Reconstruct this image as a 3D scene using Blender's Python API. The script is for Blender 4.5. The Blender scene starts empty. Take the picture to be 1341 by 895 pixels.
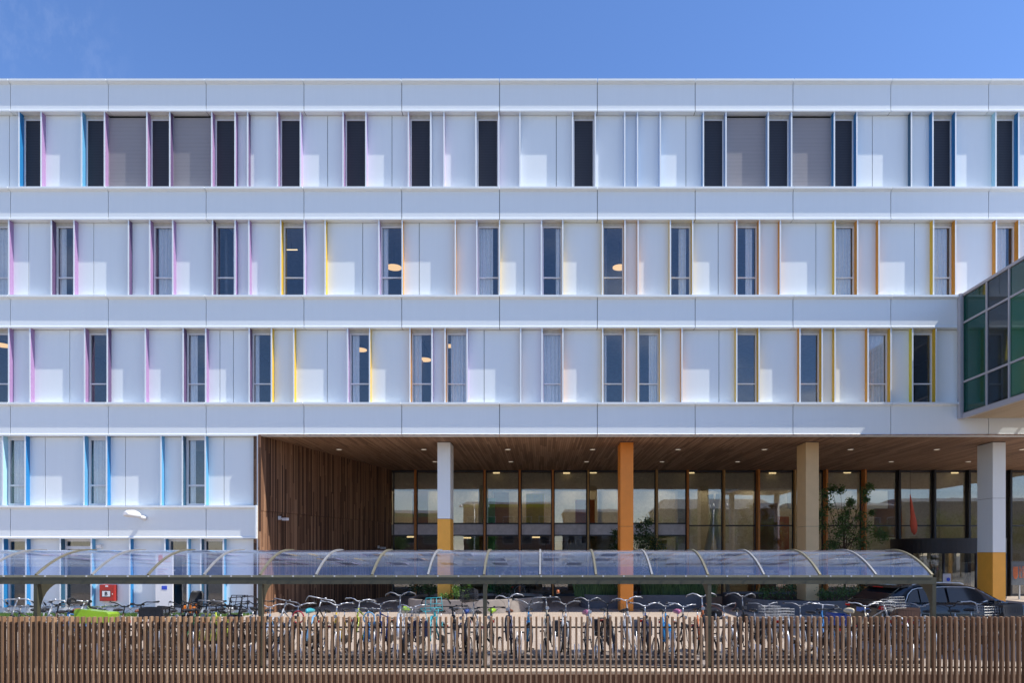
import bpy, math, random
from mathutils import Vector, Matrix, Euler
R = math.radians
EXPO = 0.93
rnd = random.Random(7)
sc = bpy.context.scene
COL = sc.collection
F, VX, VY, EYE = 894.0, 710.0, 724.0, 2.3      # focal length in photo pixels, vanishing point, eye height

def PX(px, d): return (px - VX) * d / F         # photo column at distance d -> metres across
def PZ(py, d): return EYE + (VY - py) * d / F   # photo row at distance d -> metres up

# ------------------------------------------------------------------ mesh builder
ORG = {}
class MB:
    def __init__(s): s.v = []; s.f = []; s.m = []; s.smooth = []
    def add(s, vs, fs, mi=0, sm=False):
        b = len(s.v); s.v += [tuple(p) for p in vs]
        for f in fs: s.f.append([b + i for i in f]); s.m.append(mi); s.smooth.append(sm)
        return s
    def box(s, x0, x1, y0, y1, z0, z1, mi=0):
        if x0 > x1: x0, x1 = x1, x0
        vs = [(x0,y0,z0),(x1,y0,z0),(x1,y1,z0),(x0,y1,z0),(x0,y0,z1),(x1,y0,z1),(x1,y1,z1),(x0,y1,z1)]
        return s.add(vs, [(0,3,2,1),(4,5,6,7),(0,1,5,4),(1,2,6,5),(2,3,7,6),(3,0,4,7)], mi)
    def obox(s, c, ax, ay, az, mi=0):            # oriented box: centre and half-axis vectors
        c, ax, ay, az = map(Vector, (c, ax, ay, az))
        vs = [c+sx*ax+sy*ay+sz*az for sz in (-1,1) for sx,sy in ((-1,-1),(1,-1),(1,1),(-1,1))]
        return s.add(vs, [(0,3,2,1),(4,5,6,7),(0,1,5,4),(1,2,6,5),(2,3,7,6),(3,0,4,7)], mi)
    def tube(s, pts, r, n=6, mi=0, cap=True, closed=False):
        pts = [Vector(p) for p in pts]; k = len(pts); rs = r if isinstance(r, (list, tuple)) else [r]*k
        rings = []; up = None
        for i, p in enumerate(pts):
            if closed: t = pts[(i+1) % k] - pts[i-1]
            else: t = pts[min(i+1,k-1)] - pts[max(i-1,0)]
            t = t.normalized() if t.length > 1e-9 else Vector((0,0,1))
            if up is None:
                up = Vector((0,0,1)) if abs(t.z) < .9 else Vector((1,0,0))
            a = t.cross(up)
            if a.length < 1e-6: a = t.cross(Vector((.3,1,.2)))
            a.normalize(); b = a.cross(t).normalized(); up = b
            rings.append([p + rs[i]*(math.cos(2*math.pi*j/n)*a + math.sin(2*math.pi*j/n)*b) for j in range(n)])
        vs = [q for g in rings for q in g]; fs = []
        for i in range(k if closed else k-1):
            i2 = (i+1) % k
            for j in range(n):
                j2 = (j+1) % n
                fs.append((i*n+j, i*n+j2, i2*n+j2, i2*n+j))
        s.add(vs, fs, mi, n > 4)
        if cap and not closed:
            b = len(s.v) - k*n
            s.f.append([b+j for j in reversed(range(n))]); s.m.append(mi); s.smooth.append(False)
            s.f.append([b+(k-1)*n+j for j in range(n)]); s.m.append(mi); s.smooth.append(False)
        return s
    def cyl(s, c, r, z0, z1, n=24, mi=0, r2=None):
        r2 = r if r2 is None else r2
        vs = [(c[0]+r*math.cos(2*math.pi*j/n), c[1]+r*math.sin(2*math.pi*j/n), z0) for j in range(n)]
        vs += [(c[0]+r2*math.cos(2*math.pi*j/n), c[1]+r2*math.sin(2*math.pi*j/n), z1) for j in range(n)]
        s.add(vs, [(j, (j+1)%n, n+(j+1)%n, n+j) for j in range(n)], mi, True)
        b = len(s.v)-2*n
        s.f += [[b+j for j in reversed(range(n))], [b+n+j for j in range(n)]]; s.m += [mi, mi]; s.smooth += [False, False]
        return s
    def prism(s, poly, z0, z1, mi=0, top=None):  # poly ccw in xy
        n = len(poly); vs = [(x,y,z0) for x,y in poly] + [(x,y,z1) for x,y in poly]
        s.add(vs, [(j,(j+1)%n,n+(j+1)%n,n+j) for j in range(n)], mi)
        b = len(s.v)-2*n
        s.f += [[b+j for j in reversed(range(n))], [b+n+j for j in range(n)]]; s.m += [mi, mi if top is None else top]; s.smooth += [False, False]
        return s
    def loft(s, rings, mi=0, sm=True, cap=True, closed=True):
        n = len(rings[0]); vs = [p for r_ in rings for p in r_]; fs = []
        for i in range(len(rings)-1):
            for j in range(n if closed else n-1):
                fs.append((i*n+j, i*n+(j+1)%n, (i+1)*n+(j+1)%n, (i+1)*n+j))
        s.add(vs, fs, mi, sm)
        if cap and closed:
            b = len(s.v)-len(vs)
            s.f += [[b+j for j in reversed(range(n))], [b+(len(rings)-1)*n+j for j in range(n)]]; s.m += [mi, mi]; s.smooth += [False, False]
        return s
    def mesh(s, name, off=(0,0,0)):
        me = bpy.data.meshes.new(name)
        me.from_pydata([(x-off[0], y-off[1], z-off[2]) for x,y,z in s.v], [], s.f)
        me.polygons.foreach_set('material_index', s.m)
        me.polygons.foreach_set('use_smooth', s.smooth)
        me.update(); return me
    def build(s, name, mats, parent=None, origin=None):
        org = ORG[parent] if parent is not None else (origin or (0,0,0))
        me = s.mesh(name, org)
        for m in (mats if isinstance(mats, (list, tuple)) else [mats]): me.materials.append(m)
        o = bpy.data.objects.new(name, me); COL.objects.link(o)
        if parent is not None: o.parent = parent
        else: o.location = org
        ORG[o] = org
        return o

def thing(name, loc, label, cat, group=None):
    o = bpy.data.objects.new(name, None); COL.objects.link(o); o.location = loc; o.empty_display_size = .2
    ORG[o] = tuple(loc); return tag(o, label, cat, group)
def tag(o, label, cat, group=None):
    o['label'] = label; o['category'] = cat
    if group: o['group'] = group
    return o
def struct(o, kind='structure'): o['kind'] = kind; return o
def new_obj(name, me, parent, mats=None, loc=(0,0,0)):
    o = bpy.data.objects.new(name, me); COL.objects.link(o); o.parent = parent; o.location = loc
    if mats:
        for i, m in enumerate(mats):
            o.material_slots[i].link = 'OBJECT'; o.material_slots[i].material = m
    return o

# ------------------------------------------------------------------ materials
class NT:
    def __init__(s, m): s.t = m.node_tree; s.n = s.t.nodes; s.l = s.t.links
    def node(s, k, **kw):
        n = s.n.new(k)
        for a, v in kw.items():
            if a.startswith('i_'): n.inputs[a[2:].replace('_', ' ')].default_value = v
            else: setattr(n, a, v)
        return n
    def link(s, a, b): s.l.new(a, b)
    def math(s, op, a, b=None, c=None, clamp=False):
        n = s.n.new('ShaderNodeMath'); n.operation = op; n.use_clamp = clamp
        for i, v in enumerate((a, b, c)):
            if v is None: continue
            if isinstance(v, (int, float)): n.inputs[i].default_value = v
            else: s.l.new(v, n.inputs[i])
        return n.outputs[0]
    def mix(s, fac, a, b, blend='MIX'):
        n = s.n.new('ShaderNodeMix'); n.data_type = 'RGBA'; n.blend_type = blend
        for i, v in ((0, fac), (6, a), (7, b)):
            if isinstance(v, (int, float)): n.inputs[i].default_value = v
            elif isinstance(v, (tuple, list)): n.inputs[i].default_value = tuple(v) + (1,) if len(v) == 3 else v
            else: s.l.new(v, n.inputs[i])
        return n.outputs[2]
    def noise(s, vec, scale, detail=4, rough=.55, dim='3D'):
        n = s.n.new('ShaderNodeTexNoise'); n.noise_dimensions = dim
        n.inputs['Scale'].default_value = scale; n.inputs['Detail'].default_value = detail; n.inputs['Roughness'].default_value = rough
        if vec is not None: s.l.new(vec, n.inputs['Vector'])
        return n.outputs['Fac']
    def scalevec(s, vec, sx, sy, sz):
        n = s.n.new('ShaderNodeVectorMath'); n.operation = 'MULTIPLY'; s.l.new(vec, n.inputs[0]); n.inputs[1].default_value = (sx,sy,sz); return n.outputs[0]
    def ramp(s, fac, stops):
        n = s.n.new('ShaderNodeValToRGB'); e = n.color_ramp.elements
        while len(e) < len(stops): e.new(.5)
        for i, (p, c) in enumerate(stops): e[i].position = p; e[i].color = tuple(c) + (1,)
        s.l.new(fac, n.inputs[0]); return n.outputs[0]

def newmat(name):
    m = bpy.data.materials.new(name); m.use_nodes = True
    t = NT(m); return m, t, t.n['Principled BSDF']
def mat(name, c, rough=.5, metal=0., var=.12, scale=6., spec=.5, bump=0., bscale=40., coat=0., stretch=None):
    m, t, p = newmat(name)
    p.inputs['Roughness'].default_value = rough; p.inputs['Metallic'].default_value = metal
    p.inputs['Specular IOR Level'].default_value = spec
    if coat: p.inputs['Coat Weight'].default_value = coat; p.inputs['Coat Roughness'].default_value = .05
    tc = t.node('ShaderNodeTexCoord').outputs['Object']
    if stretch: tc = t.scalevec(tc, *stretch)
    nz = t.noise(tc, scale)
    lo = tuple(x*(1-var) for x in c); hi = tuple(min(1, x*(1+var)) for x in c)
    t.link(t.ramp(nz, [(.3, lo), (.7, hi)]), p.inputs['Base Color'])
    if bump:
        b = t.node('ShaderNodeBump'); b.inputs['Strength'].default_value = bump; b.inputs['Distance'].default_value = .01
        t.link(t.noise(tc, bscale), b.inputs['Height']); t.link(b.outputs[0], p.inputs['Normal'])
    return m
def emit(name, c, s):
    m, t, p = newmat(name)
    p.inputs['Base Color'].default_value = (*c, 1); p.inputs['Emission Color'].default_value = (*c, 1); p.inputs['Emission Strength'].default_value = s
    return m
def glass(name, tint=(.8,.85,.85), ior=1.9, dirt=0., dirtcol=(.6,.65,.7), rough=0., wav=0., dscale=14, body=None, bodyf=0.):
    m, t, p = newmat(name); t.n.remove(p)
    out = t.n['Material Output']
    tr = t.node('ShaderNodeBsdfTransparent'); tr.inputs[0].default_value = (*tint, 1)
    gl = t.node('ShaderNodeBsdfGlossy'); gl.inputs['Roughness'].default_value = rough; gl.inputs['Color'].default_value = (.95,.97,1,1)
    lw = t.node('ShaderNodeLayerWeight'); lw.inputs['Blend'].default_value = .5; r0 = ((ior-1)/(ior+1))**2
    fres = t.math('ADD', t.math('MULTIPLY', t.math('POWER', lw.outputs['Facing'], 5.), 1-r0), r0, clamp=True)
    tc = t.node('ShaderNodeTexCoord').outputs['Object']
    if wav:
        b = t.node('ShaderNodeBump'); b.inputs['Strength'].default_value = wav; b.inputs['Distance'].default_value = .02
        t.link(t.noise(tc, .9, 2), b.inputs['Height']); t.link(b.outputs[0], gl.inputs['Normal'])
    mx = t.node('ShaderNodeMixShader'); t.link(fres, mx.inputs[0]); t.link(tr.outputs[0], mx.inputs[1]); t.link(gl.outputs[0], mx.inputs[2])
    last = mx.outputs[0]
    if dirt:
        df = t.node('ShaderNodeBsdfDiffuse'); df.inputs[0].default_value = (*dirtcol, 1)
        a = t.noise(tc, dscale, 6, .7); b2 = t.noise(tc, 1.3, 3)
        fac = t.math('MULTIPLY', t.math('MULTIPLY', a, b2), dirt*4, clamp=True)
        spk = t.math('GREATER_THAN', t.noise(tc, 38, 3, .6), .66)
        fac = t.math('ADD', fac, t.math('MULTIPLY', spk, dirt*.9), clamp=True)
        m2 = t.node('ShaderNodeMixShader'); t.link(fac, m2.inputs[0]); t.link(last, m2.inputs[1]); t.link(df.outputs[0], m2.inputs[2]); last = m2.outputs[0]
    if body:                                               # coloured interlayer that scatters light
        db = t.node('ShaderNodeBsdfDiffuse'); db.inputs[0].default_value = (*body, 1)
        m3 = t.node('ShaderNodeMixShader'); m3.inputs[0].default_value = bodyf; t.link(last, m3.inputs[1]); t.link(db.outputs[0], m3.inputs[2]); last = m3.outputs[0]
    t.link(last, out.inputs['Surface'])
    return m
def planks(name, stops, w, along, across, coord='Object', rough=.65, gap=.07, gapcol=(.01,.008,.006), grain=(1,1,1), fine=.35, spec=.3):
    """boards of width w; 'across' picks the axis over which boards repeat, grain stretches the fine noise"""
    m, t, p = newmat(name)
    tc = t.node('ShaderNodeTexCoord').outputs['Object'] if coord == 'Object' else t.node('ShaderNodeNewGeometry').outputs['Position']
    sp = t.node('ShaderNodeSeparateXYZ'); t.link(tc, sp.inputs[0])
    u = t.math('DIVIDE', sp.outputs[across], w)
    wn = t.node('ShaderNodeTexWhiteNoise', noise_dimensions='2D')
    cb = t.node('ShaderNodeCombineXYZ'); t.link(t.math('FLOOR', u), cb.inputs[0])
    sh = t.node('ShaderNodeTexWhiteNoise', noise_dimensions='1D'); t.link(t.math('FLOOR', u), sh.inputs['W'])
    lv = t.math('FLOOR', t.math('ADD', t.math('DIVIDE', sp.outputs[along], 3.1), t.math('MULTIPLY', sh.outputs['Value'], 7)))
    t.link(lv, cb.inputs[1]); t.link(cb.outputs[0], wn.inputs['Vector'])
    gn = t.noise(t.scalevec(tc, *grain), 5, 6, .65)
    v = t.math('ADD', t.math('MULTIPLY', wn.outputs['Value'], 1-fine), t.math('MULTIPLY', gn, fine*1.2), clamp=True)
    c = t.ramp(v, stops)
    fr = t.math('FRACT', u)
    g = t.math('LESS_THAN', fr, gap)
    t.link(t.mix(g, c, gapcol), p.inputs['Base Color'])
    b = t.node('ShaderNodeBump'); b.inputs['Strength'].default_value = .5; b.inputs['Distance'].default_value = .008
    t.link(t.math('SUBTRACT', t.math('MULTIPLY', gn, .4), t.math('MULTIPLY', g, 1.)), b.inputs['Height']); t.link(b.outputs[0], p.inputs['Normal'])
    p.inputs['Roughness'].default_value = rough; p.inputs['Specular IOR Level'].default_value = spec
    return m

M = {}
def mk_white():
    m, t, p = newmat('white_aluminium_cladding')
    g = t.node('ShaderNodeNewGeometry'); pos = g.outputs['Position']
    st = t.noise(t.scalevec(pos, 5, 5, .3), 1.6, 5, .6); big = t.noise(pos, .25, 3)
    v = t.math('ADD', t.math('MULTIPLY', g.outputs['Random Per Island'], .3), t.math('ADD', t.math('MULTIPLY', st, .5), t.math('MULTIPLY', big, .3)))
    t.link(t.ramp(v, [(.2,(.772,.81,.81)),(.8,(.818,.857,.86))]), p.inputs['Base Color'])
    p.inputs['Roughness'].default_value = .36; p.inputs['Specular IOR Level'].default_value = .4
    b = t.node('ShaderNodeBump'); b.inputs['Strength'].default_value = .25; b.inputs['Distance'].default_value = .02
    t.link(t.noise(pos, .8, 2), b.inputs['Height']); t.link(b.outputs[0], p.inputs['Normal'])
    return m
M['white'] = mk_white()
M['white2'] = mat('white_window_frame', (.74,.74,.74), .45, 0, .02)
M['backing'] = mat('dark_joint_backing', (.06,.065,.075), .8)
M['alu'] = mat('aluminium', (.62,.62,.60), .35, .7, .06)
M['head'] = mat('beige_roller_box', (.50,.48,.43), .5)
FC = {'blue':(.02,.20,.46), 'lblue':(.12,.38,.62), 'teal':(.03,.10,.17), 'pink':(.36,.22,.40), 'ppink':(.54,.42,.56), 'purple':(.13,.08,.17),
      'vio':(.47,.36,.58), 'pale':(.50,.54,.64), 'pblue':(.28,.42,.66), 'yel':(.72,.46,.03), 'lime':(.66,.58,.04), 'or':(.68,.30,.03), 'dor':(.55,.20,.03), 'cyan':(.42,.70,.80), 'brown':(.45,.34,.30)}
for k, c in FC.items(): M['fin_'+k] = mat('fin_paint_'+k, c, .42, 0, .04)
M['wood_soffit'] = planks('soffit_boards', [(.0,(.12,.07,.043)),(.5,(.30,.18,.112)),(1,(.46,.30,.20))], .085, 1, 0, 'Position', grain=(9,.35,1))
M['wood_wall'] = planks('wall_boards', [(.0,(.035,.018,.012)),(.30,(.085,.043,.026)),(.55,(.19,.098,.056)),(.8,(.31,.17,.098)),(1,(.46,.29,.17))], .075, 2, 0, 'Object', grain=(9,1,.4), gap=.09)
M['fence'] = planks('fence_wood', [(.0,(.13,.068,.036)),(.35,(.23,.128,.068)),(.7,(.32,.19,.105)),(1,(.47,.315,.19))], .1, 2, 0, 'Position', grain=(6,6,1.2), gap=0., rough=.75, fine=.5)
M['fascia'] = planks('deck_fascia_wood', [(.0,(.10,.05,.03)),(1,(.20,.10,.06))], .14, 2, 0, 'Position', grain=(6,6,1.2), rough=.8)
M['rail'] = mat('dark_steel_rail', (.05,.052,.055), .5, .5)
M['glass_win'] = glass('window_glass', (.95,.965,.97), 1.75, wav=.08)
M['glass_lobby'] = glass('lobby_glass', (.86,.87,.83), 2.05, wav=.04)
M['screen'] = None
M['black'] = mat('black_frame', (.022,.023,.028), .45)
M['orange'] = mat('orange_cladding', (.84,.27,.03), .5, 0, .05, 3)
M['ochre'] = mat('ochre_cladding', (.90,.42,.055), .5, 0, .05, 3)
M['tan'] = mat('tan_cladding', (.68,.47,.24), .5, 0, .04, 3)
M['mul_or'] = mat('mullion_orange', (.58,.21,.04), .5, 0, .12)
M['mul_yel'] = mat('mullion_ochre', (.46,.27,.09), .5, 0, .12)
M['spandrel'] = mat('grey_spandrel', (.60,.56,.57), .5)
M['interior'] = mat('interior_wall', (.66,.62,.53), .8)
M['interior2'] = mat('interior_floor', (.25,.22,.18), .6)
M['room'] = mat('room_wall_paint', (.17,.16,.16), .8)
M['inwood'] = mat('interior_timber', (.25,.14,.07), .6)
M['curtain'] = mat('curtain_cloth', (.76,.76,.75), .9, 0, .06, 10)
M['lampglow'] = emit('warm_lamp', (1,.62,.27), .62)
M['strip'] = emit('ceiling_strip_light', (1,.76,.42), .75)
M['fill_panel'] = emit('ceiling_fill_glow', (1,.84,.60), 2.1)  # fill glow added to brighten the lobby, not a known fitting
M['downlight'] = emit('downlight_lens', (1,.88,.70), .2)
M['shelter'] = mat('olive_bronze_steel', (.10,.092,.06), .45, .4, .08)
M['ribgold'] = mat('bronze_anodised', (.30,.27,.18), .4, .6, .08)
M['ribwhite'] = mat('grey_rib', (.27,.27,.27), .5, .2)
M['poly'] = glass('polycarbonate_sheet', (.93,.945,.985), 1.85, dirt=.034, dirtcol=(.40,.47,.72), rough=.02, wav=.04)
M['concrete'] = mat('kerb_concrete', (.52,.43,.33), .85, 0, .12, 4, bump=.3)
M['plantbox'] = mat('planter_stone', (.30,.26,.225), .8, 0, .12, 5, bump=.2)
M['plantdark'] = mat('dark_planter_stone', (.115,.115,.125), .7, 0, .10, 5, bump=.2)
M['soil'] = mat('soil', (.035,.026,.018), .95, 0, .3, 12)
M['tyre'] = mat('tyre_rubber', (.020,.020,.021), .75)
M['dullsteel'] = mat('dull_steel', (.36,.36,.36), .45, .5, .1)
M['chrome'] = mat('polished_steel', (.78,.77,.75), .3, .45, .05)
M['blackmetal'] = mat('black_metal', (.018,.018,.02), .4)
M['plastic'] = mat('black_plastic', (.025,.025,.027), .55)
M['saddle'] = mat('black_saddle', (.02,.02,.022), .5)
M['brown_leather'] = mat('brown_leather', (.24,.08,.035), .5)
M['red_lens'] = mat('red_reflector', (.55,.02,.02), .2)
M['orange_lens'] = mat('orange_reflector', (.75,.20,.02), .3)

def mk_screen():
    m, t, p = newmat('dark_roller_screen')
    g = t.node('ShaderNodeNewGeometry').outputs['Position']; sp = t.node('ShaderNodeSeparateXYZ'); t.link(g, sp.inputs[0])
    f = t.math('FRACT', t.math('DIVIDE', sp.outputs[2], .06)); l = t.math('LESS_THAN', f, .25)
    t.link(t.mix(l, (.017,.018,.026), (.032,.033,.043)), p.inputs['Base Color']); p.inputs['Roughness'].default_value = .6
    return m
M['screen'] = mk_screen()
def mk_blind():
    m, t, p = newmat('grey_woven_blind')
    g = t.node('ShaderNodeNewGeometry').outputs['Position']; sp = t.node('ShaderNodeSeparateXYZ'); t.link(g, sp.inputs[0])
    f = t.math('FRACT', t.math('DIVIDE', sp.outputs[2], .05)); l = t.math('LESS_THAN', f, .35)
    nz = t.noise(t.scalevec(g, .3, 1, 14), 2, 3)
    c = t.mix(l, (.30,.285,.29), (.22,.21,.22)); c = t.mix(t.math('MULTIPLY', nz, .35), c, (.40,.36,.37))
    t.link(c, p.inputs['Base Color']); p.inputs['Roughness'].default_value = .7
    b = t.node('ShaderNodeBump'); b.inputs['Strength'].default_value = .4; b.inputs['Distance'].default_value = .01; t.link(f, b.inputs['Height']); t.link(b.outputs[0], p.inputs['Normal'])
    return m
M['blind'] = mk_blind()
def mk_pavers():
    m, t, p = newmat('clay_pavers')
    g = t.node('ShaderNodeNewGeometry').outputs['Position']
    b = t.node('ShaderNodeTexBrick'); b.inputs['Scale'].default_value = 1.; b.inputs['Brick Width'].default_value = .2; b.inputs['Row Height'].default_value = .1
    b.inputs['Mortar Size'].default_value = .006; b.inputs['Color1'].default_value = (.42,.335,.265,1); b.inputs['Color2'].default_value = (.52,.425,.335,1); b.inputs['Mortar'].default_value = (.22,.18,.15,1)
    t.link(g, b.inputs['Vector'])
    nz = t.noise(g, .9, 6); c = t.mix(t.math('MULTIPLY', nz, .45), b.outputs['Color'], (.28,.23,.19))
    t.link(c, p.inputs['Base Color']); p.inputs['Roughness'].default_value = .85
    return m
M['pavers'] = mk_pavers()
def mk_leaf(name, a, b, c):
    m, t, p = newmat(name)
    g = t.node('ShaderNodeNewGeometry')
    v = t.math('ADD', t.math('MULTIPLY', g.outputs['Random Per Island'], .6), t.math('MULTIPLY', t.noise(g.outputs['Position'], 1.6, 3), .5))
    t.link(t.ramp(v, [(.2,a),(.55,b),(.9,c)]), p.inputs['Base Color']); p.inputs['Roughness'].default_value = .5
    tl = t.node('ShaderNodeBsdfTranslucent'); t.link(t.ramp(v, [(.2,a),(.9,c)]), tl.inputs[0])
    mx = t.node('ShaderNodeMixShader'); mx.inputs[0].default_value = .3; t.link(p.outputs[0], mx.inputs[1]); t.link(tl.outputs[0], mx.inputs[2])
    t.link(mx.outputs[0], t.n['Material Output'].inputs['Surface']); return m
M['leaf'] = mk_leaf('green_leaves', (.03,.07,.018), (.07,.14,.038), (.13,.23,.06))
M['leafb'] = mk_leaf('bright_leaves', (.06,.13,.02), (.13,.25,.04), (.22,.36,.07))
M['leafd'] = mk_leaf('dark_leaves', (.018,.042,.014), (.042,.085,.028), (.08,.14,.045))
M['bark'] = mat('bark', (.09,.065,.045), .9, 0, .3, 14, bump=.5)

# ------------------------------------------------------------------ ground
RNG = 400
g = MB(); g.box(-RNG, RNG, 13.42, 300, -.6, 0)
struct(g.build('plaza', M['pavers']))
g = MB(); g.box(-RNG, RNG, 13.0, 13.415, -1.6, .03)
struct(g.build('kerb', M['concrete']))
g = MB(); g.box(-60, 60, 12.955, 12.995, -.9, -.025)
struct(g.build('deck_fascia', M['fascia']))
M['paving'] = mat('pale_paving', (.23,.215,.20), .9, 0, .15, 3, bump=.3)  # unseen ground, made pale to bounce light onto the facade
g = MB(); g.add([(-600,-600,-.9),(600,-600,-.9),(600,12.99,-.9),(-600,12.99,-.9)], [(0,1,2,3)])
struct(g.build('road', M['paving']))
# ------------------------------------------------------------------ the white building
D_FACE, D_CORN, D_LIP, D_PAN, D_FIN = 25.15, 25.01, 25.125, 25.37, 25.16
XL, XR = -27.0, 27.0
B = thing('office_building', (0, 25.4, 0), 'long white panelled office building with coloured fins, narrow windows and timber undercroft', 'building')
BANDS = [(102,145.5),(243.5,287.5),(385.6,429.5),(526.5,571),(662,706)]
def fx(px): return PX(px, D_FACE)
BZ = [(PZ(a, D_CORN), PZ(b, D_LIP)) for a, b in BANDS]
X_END = -10.52                                    # right end of the ground-level block
joints = [fx(13.7 + 128.1*k) for k in range(-3, 16)]
for i, (zt, zb) in enumerate(BZ):
    x1 = XR if i < 4 else X_END
    m = MB(); xs = [XL] + [j for j in joints if XL < j < x1-.2] + [x1]
    for a, b in zip(xs[:-1], xs[1:]):
        a2, b2 = a+.012, b-.012
        # cassette: cornice with sloped underside, face, lower lip
        prof = [(D_PAN+.05,zt),(D_CORN,zt-.015),(D_CORN,zt-.085),(D_FACE,zt-.135),(D_FACE,zb+.085),(D_LIP,zb+.06),(D_LIP,zb),(D_PAN+.05,zb)]
        m.loft([[(a2,y,z) for y,z in prof],[(b2,y,z) for y,z in prof]], sm=False)
    if i == 4:                                    # upright end return of the lowest band
        m.box(x1-.012+.014, x1+.06, D_CORN, D_PAN+.05, zb, zt)
    m.build('facade_band', M['white'], B)
    m = MB(); m.box(XL, x1-.02, D_FACE+.05, D_PAN+.5, zb+.02, zt-.03); m.build('joint_backing', M['backing'], B)

# rows: (top z, bottom z, window pairs, blind pairs, lone fins, joints, x-end)
FINC = {}
rows = []
rows.append(dict(zt=BZ[0][1], zb=BZ[1][0], kind='screen',
  win=[(24,53),(106,136),(191.5,221.5),(276.5,307),(362.5,392.6),(448.4,478.3),(534,563.3),(622.3,652.3),(750.8,780.4),(922,951.6),(1007,1037.5),(1093.5,1123),(1222.5,1252.5),(1305,1335)],
  blind=[(136,191.5),(221.5,276.5),(951.6,1007),(1037.5,1093.5)],
  lone=[323.5,580.5,680,819,835.7,865.6,1194.5], joint=[429,513.3,728.5,898.3,1142.4],
  col={24:'blue',53:'pink',106:'lblue',136:'pink',191.5:'pink',221.5:'purple',276.5:'pink',307:'pink',323.5:'purple',362.5:'pink',392.6:'vio',448.4:'pink',478.3:'vio',534:'ppink',563.3:'pale',580.5:'ppink',622.3:'pale',652.3:'ppink',680:'pale',750.8:'pale',780.4:'pale',819:'pblue',835.7:'pblue',865.6:'pblue',922:'blue',951.6:'pblue',1007:'pblue',1037.5:'pblue',1093.5:'blue',1123:'blue',1194.5:'teal',1222.5:'blue',1252.5:'blue',1305:'cyan',1335:'blue'}))
rows.append(dict(zt=BZ[1][1], zb=BZ[2][0], kind='clear',
  win=[(-19,10.6),(66.4,96),(195.2,225.3),(277.5,307),(366.8,397.6),(495.3,526),(623.5,653.4),(708.3,737.8),(789.7,819.3),(878.7,908),(965.6,995.5),(1094.5,1124),(1223.4,1252.5),(1305.7,1335.4)],
  blind=[], lone=[167.4,325,425,595.5,836.5,1022.8,1152], joint=[37.7,122.8,475,549,686.2,940.5,1068.5,1197.4],
  col={-19:'purple',10.6:'pink',66.4:'purple',96:'pink',167.4:'purple',195.2:'pink',225.3:'pink',277.5:'purple',307:'pink',325:'pink',366.8:'yel',397.6:'vio',425:'yel',495.3:'vio',526:'or',595.5:'or',623.5:'vio',653.4:'yel',708.3:'vio',737.8:'yel',789.7:'yel',819.3:'or',836.5:'or',878.7:'yel',908:'yel',965.6:'dor',995.5:'or',1022.8:'or',1094.5:'yel',1124:'or',1152:'or',1223.4:'yel',1252.5:'or',1305.7:'or',1335.4:'or'}))
rows.append(dict(zt=BZ[2][1], zb=BZ[3][0], kind='clear',
  win=[(-19,10.6),(110,139.7),(239,268.5),(325.5,354.7),(454.3,483.2),(536,565),(582,611),(709,738),(790,819),(836.5,866),(965.6,995),(1048.5,1077.6),(1137.7,1167.7),(1196,1226.8)],
  blind=[], lone=[38.3,189.4,383.7,681,894,1094.5], joint=[91.4,288,305.6,428.6,634,941.5],
  col={-19:'purple',10.6:'pink',38.3:'pink',110:'pink',139.7:'purple',189.4:'pink',239:'purple',268.5:'pink',325.5:'purple',354.7:'yel',383.7:'yel',454.3:'vio',483.2:'yel',536:'or',565:'vio',582:'or',611:'vio',681:'brown',709:'vio',738:'or',790:'yel',819:'or',836.5:'yel',866:'yel',894:'or',965.6:'yel',995:'yel',1048.5:'or',1077.6:'yel',1094.5:'yel',1137.7:'or',1167.7:'yel',1196:'lime',1226.8:'yel'}))
rows.append(dict(zt=BZ[3][1], zb=BZ[4][0], kind='white', xend=X_END,
  win=[(2.5,32),(109,138.7),(238,268)], blind=[], lone=[210], joint=[59.3,164.3,293.4],
  col={2.5:'cyan',32:'blue',109:'lblue',138.7:'blue',210:'lblue',238:'teal',268:'lblue'}))
rows.append(dict(zt=BZ[4][1], zb=.26, kind='ground', xend=X_END,
  win=[(3,33),(78,118.7),(215,244.7),(262,291.6)], blind=[], lone=[169], joint=[],
  col={3:'blue',33:'blue',78:'teal',118.7:'lblue',169:'blue',215:'blue',244.7:'lblue',262:'teal',291.6:'lblue'}))

fin_mesh = {}
def finx(px): return PX(px, D_FIN) + (.024 if px < VX else -.024)
def make_fin(px, z0, z1, col):
    x = finx(px); h = round(z1-z0, 3)
    if h not in fin_mesh:
        m = MB(); t = .022; d = D_PAN-D_FIN+.02
        m.box(-t, t, 0, d, 0, h, 0)
        m.box(-t-.004, t+.004, -.006, -.0005, 0, h, 1)    # pale front edge cap
        me = m.mesh('fin'); me.materials.append(M['white']); me.materials.append(M['white']); fin_mesh[h] = me
    o = bpy.data.objects.new('fin', fin_mesh[h]); COL.objects.link(o); o.parent = B
    o.location = (x, D_FIN-25.4, z0)
    o.material_slots[0].link = 'OBJECT'; o.material_slots[0].material = M['fin_'+col]
    return o

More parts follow.
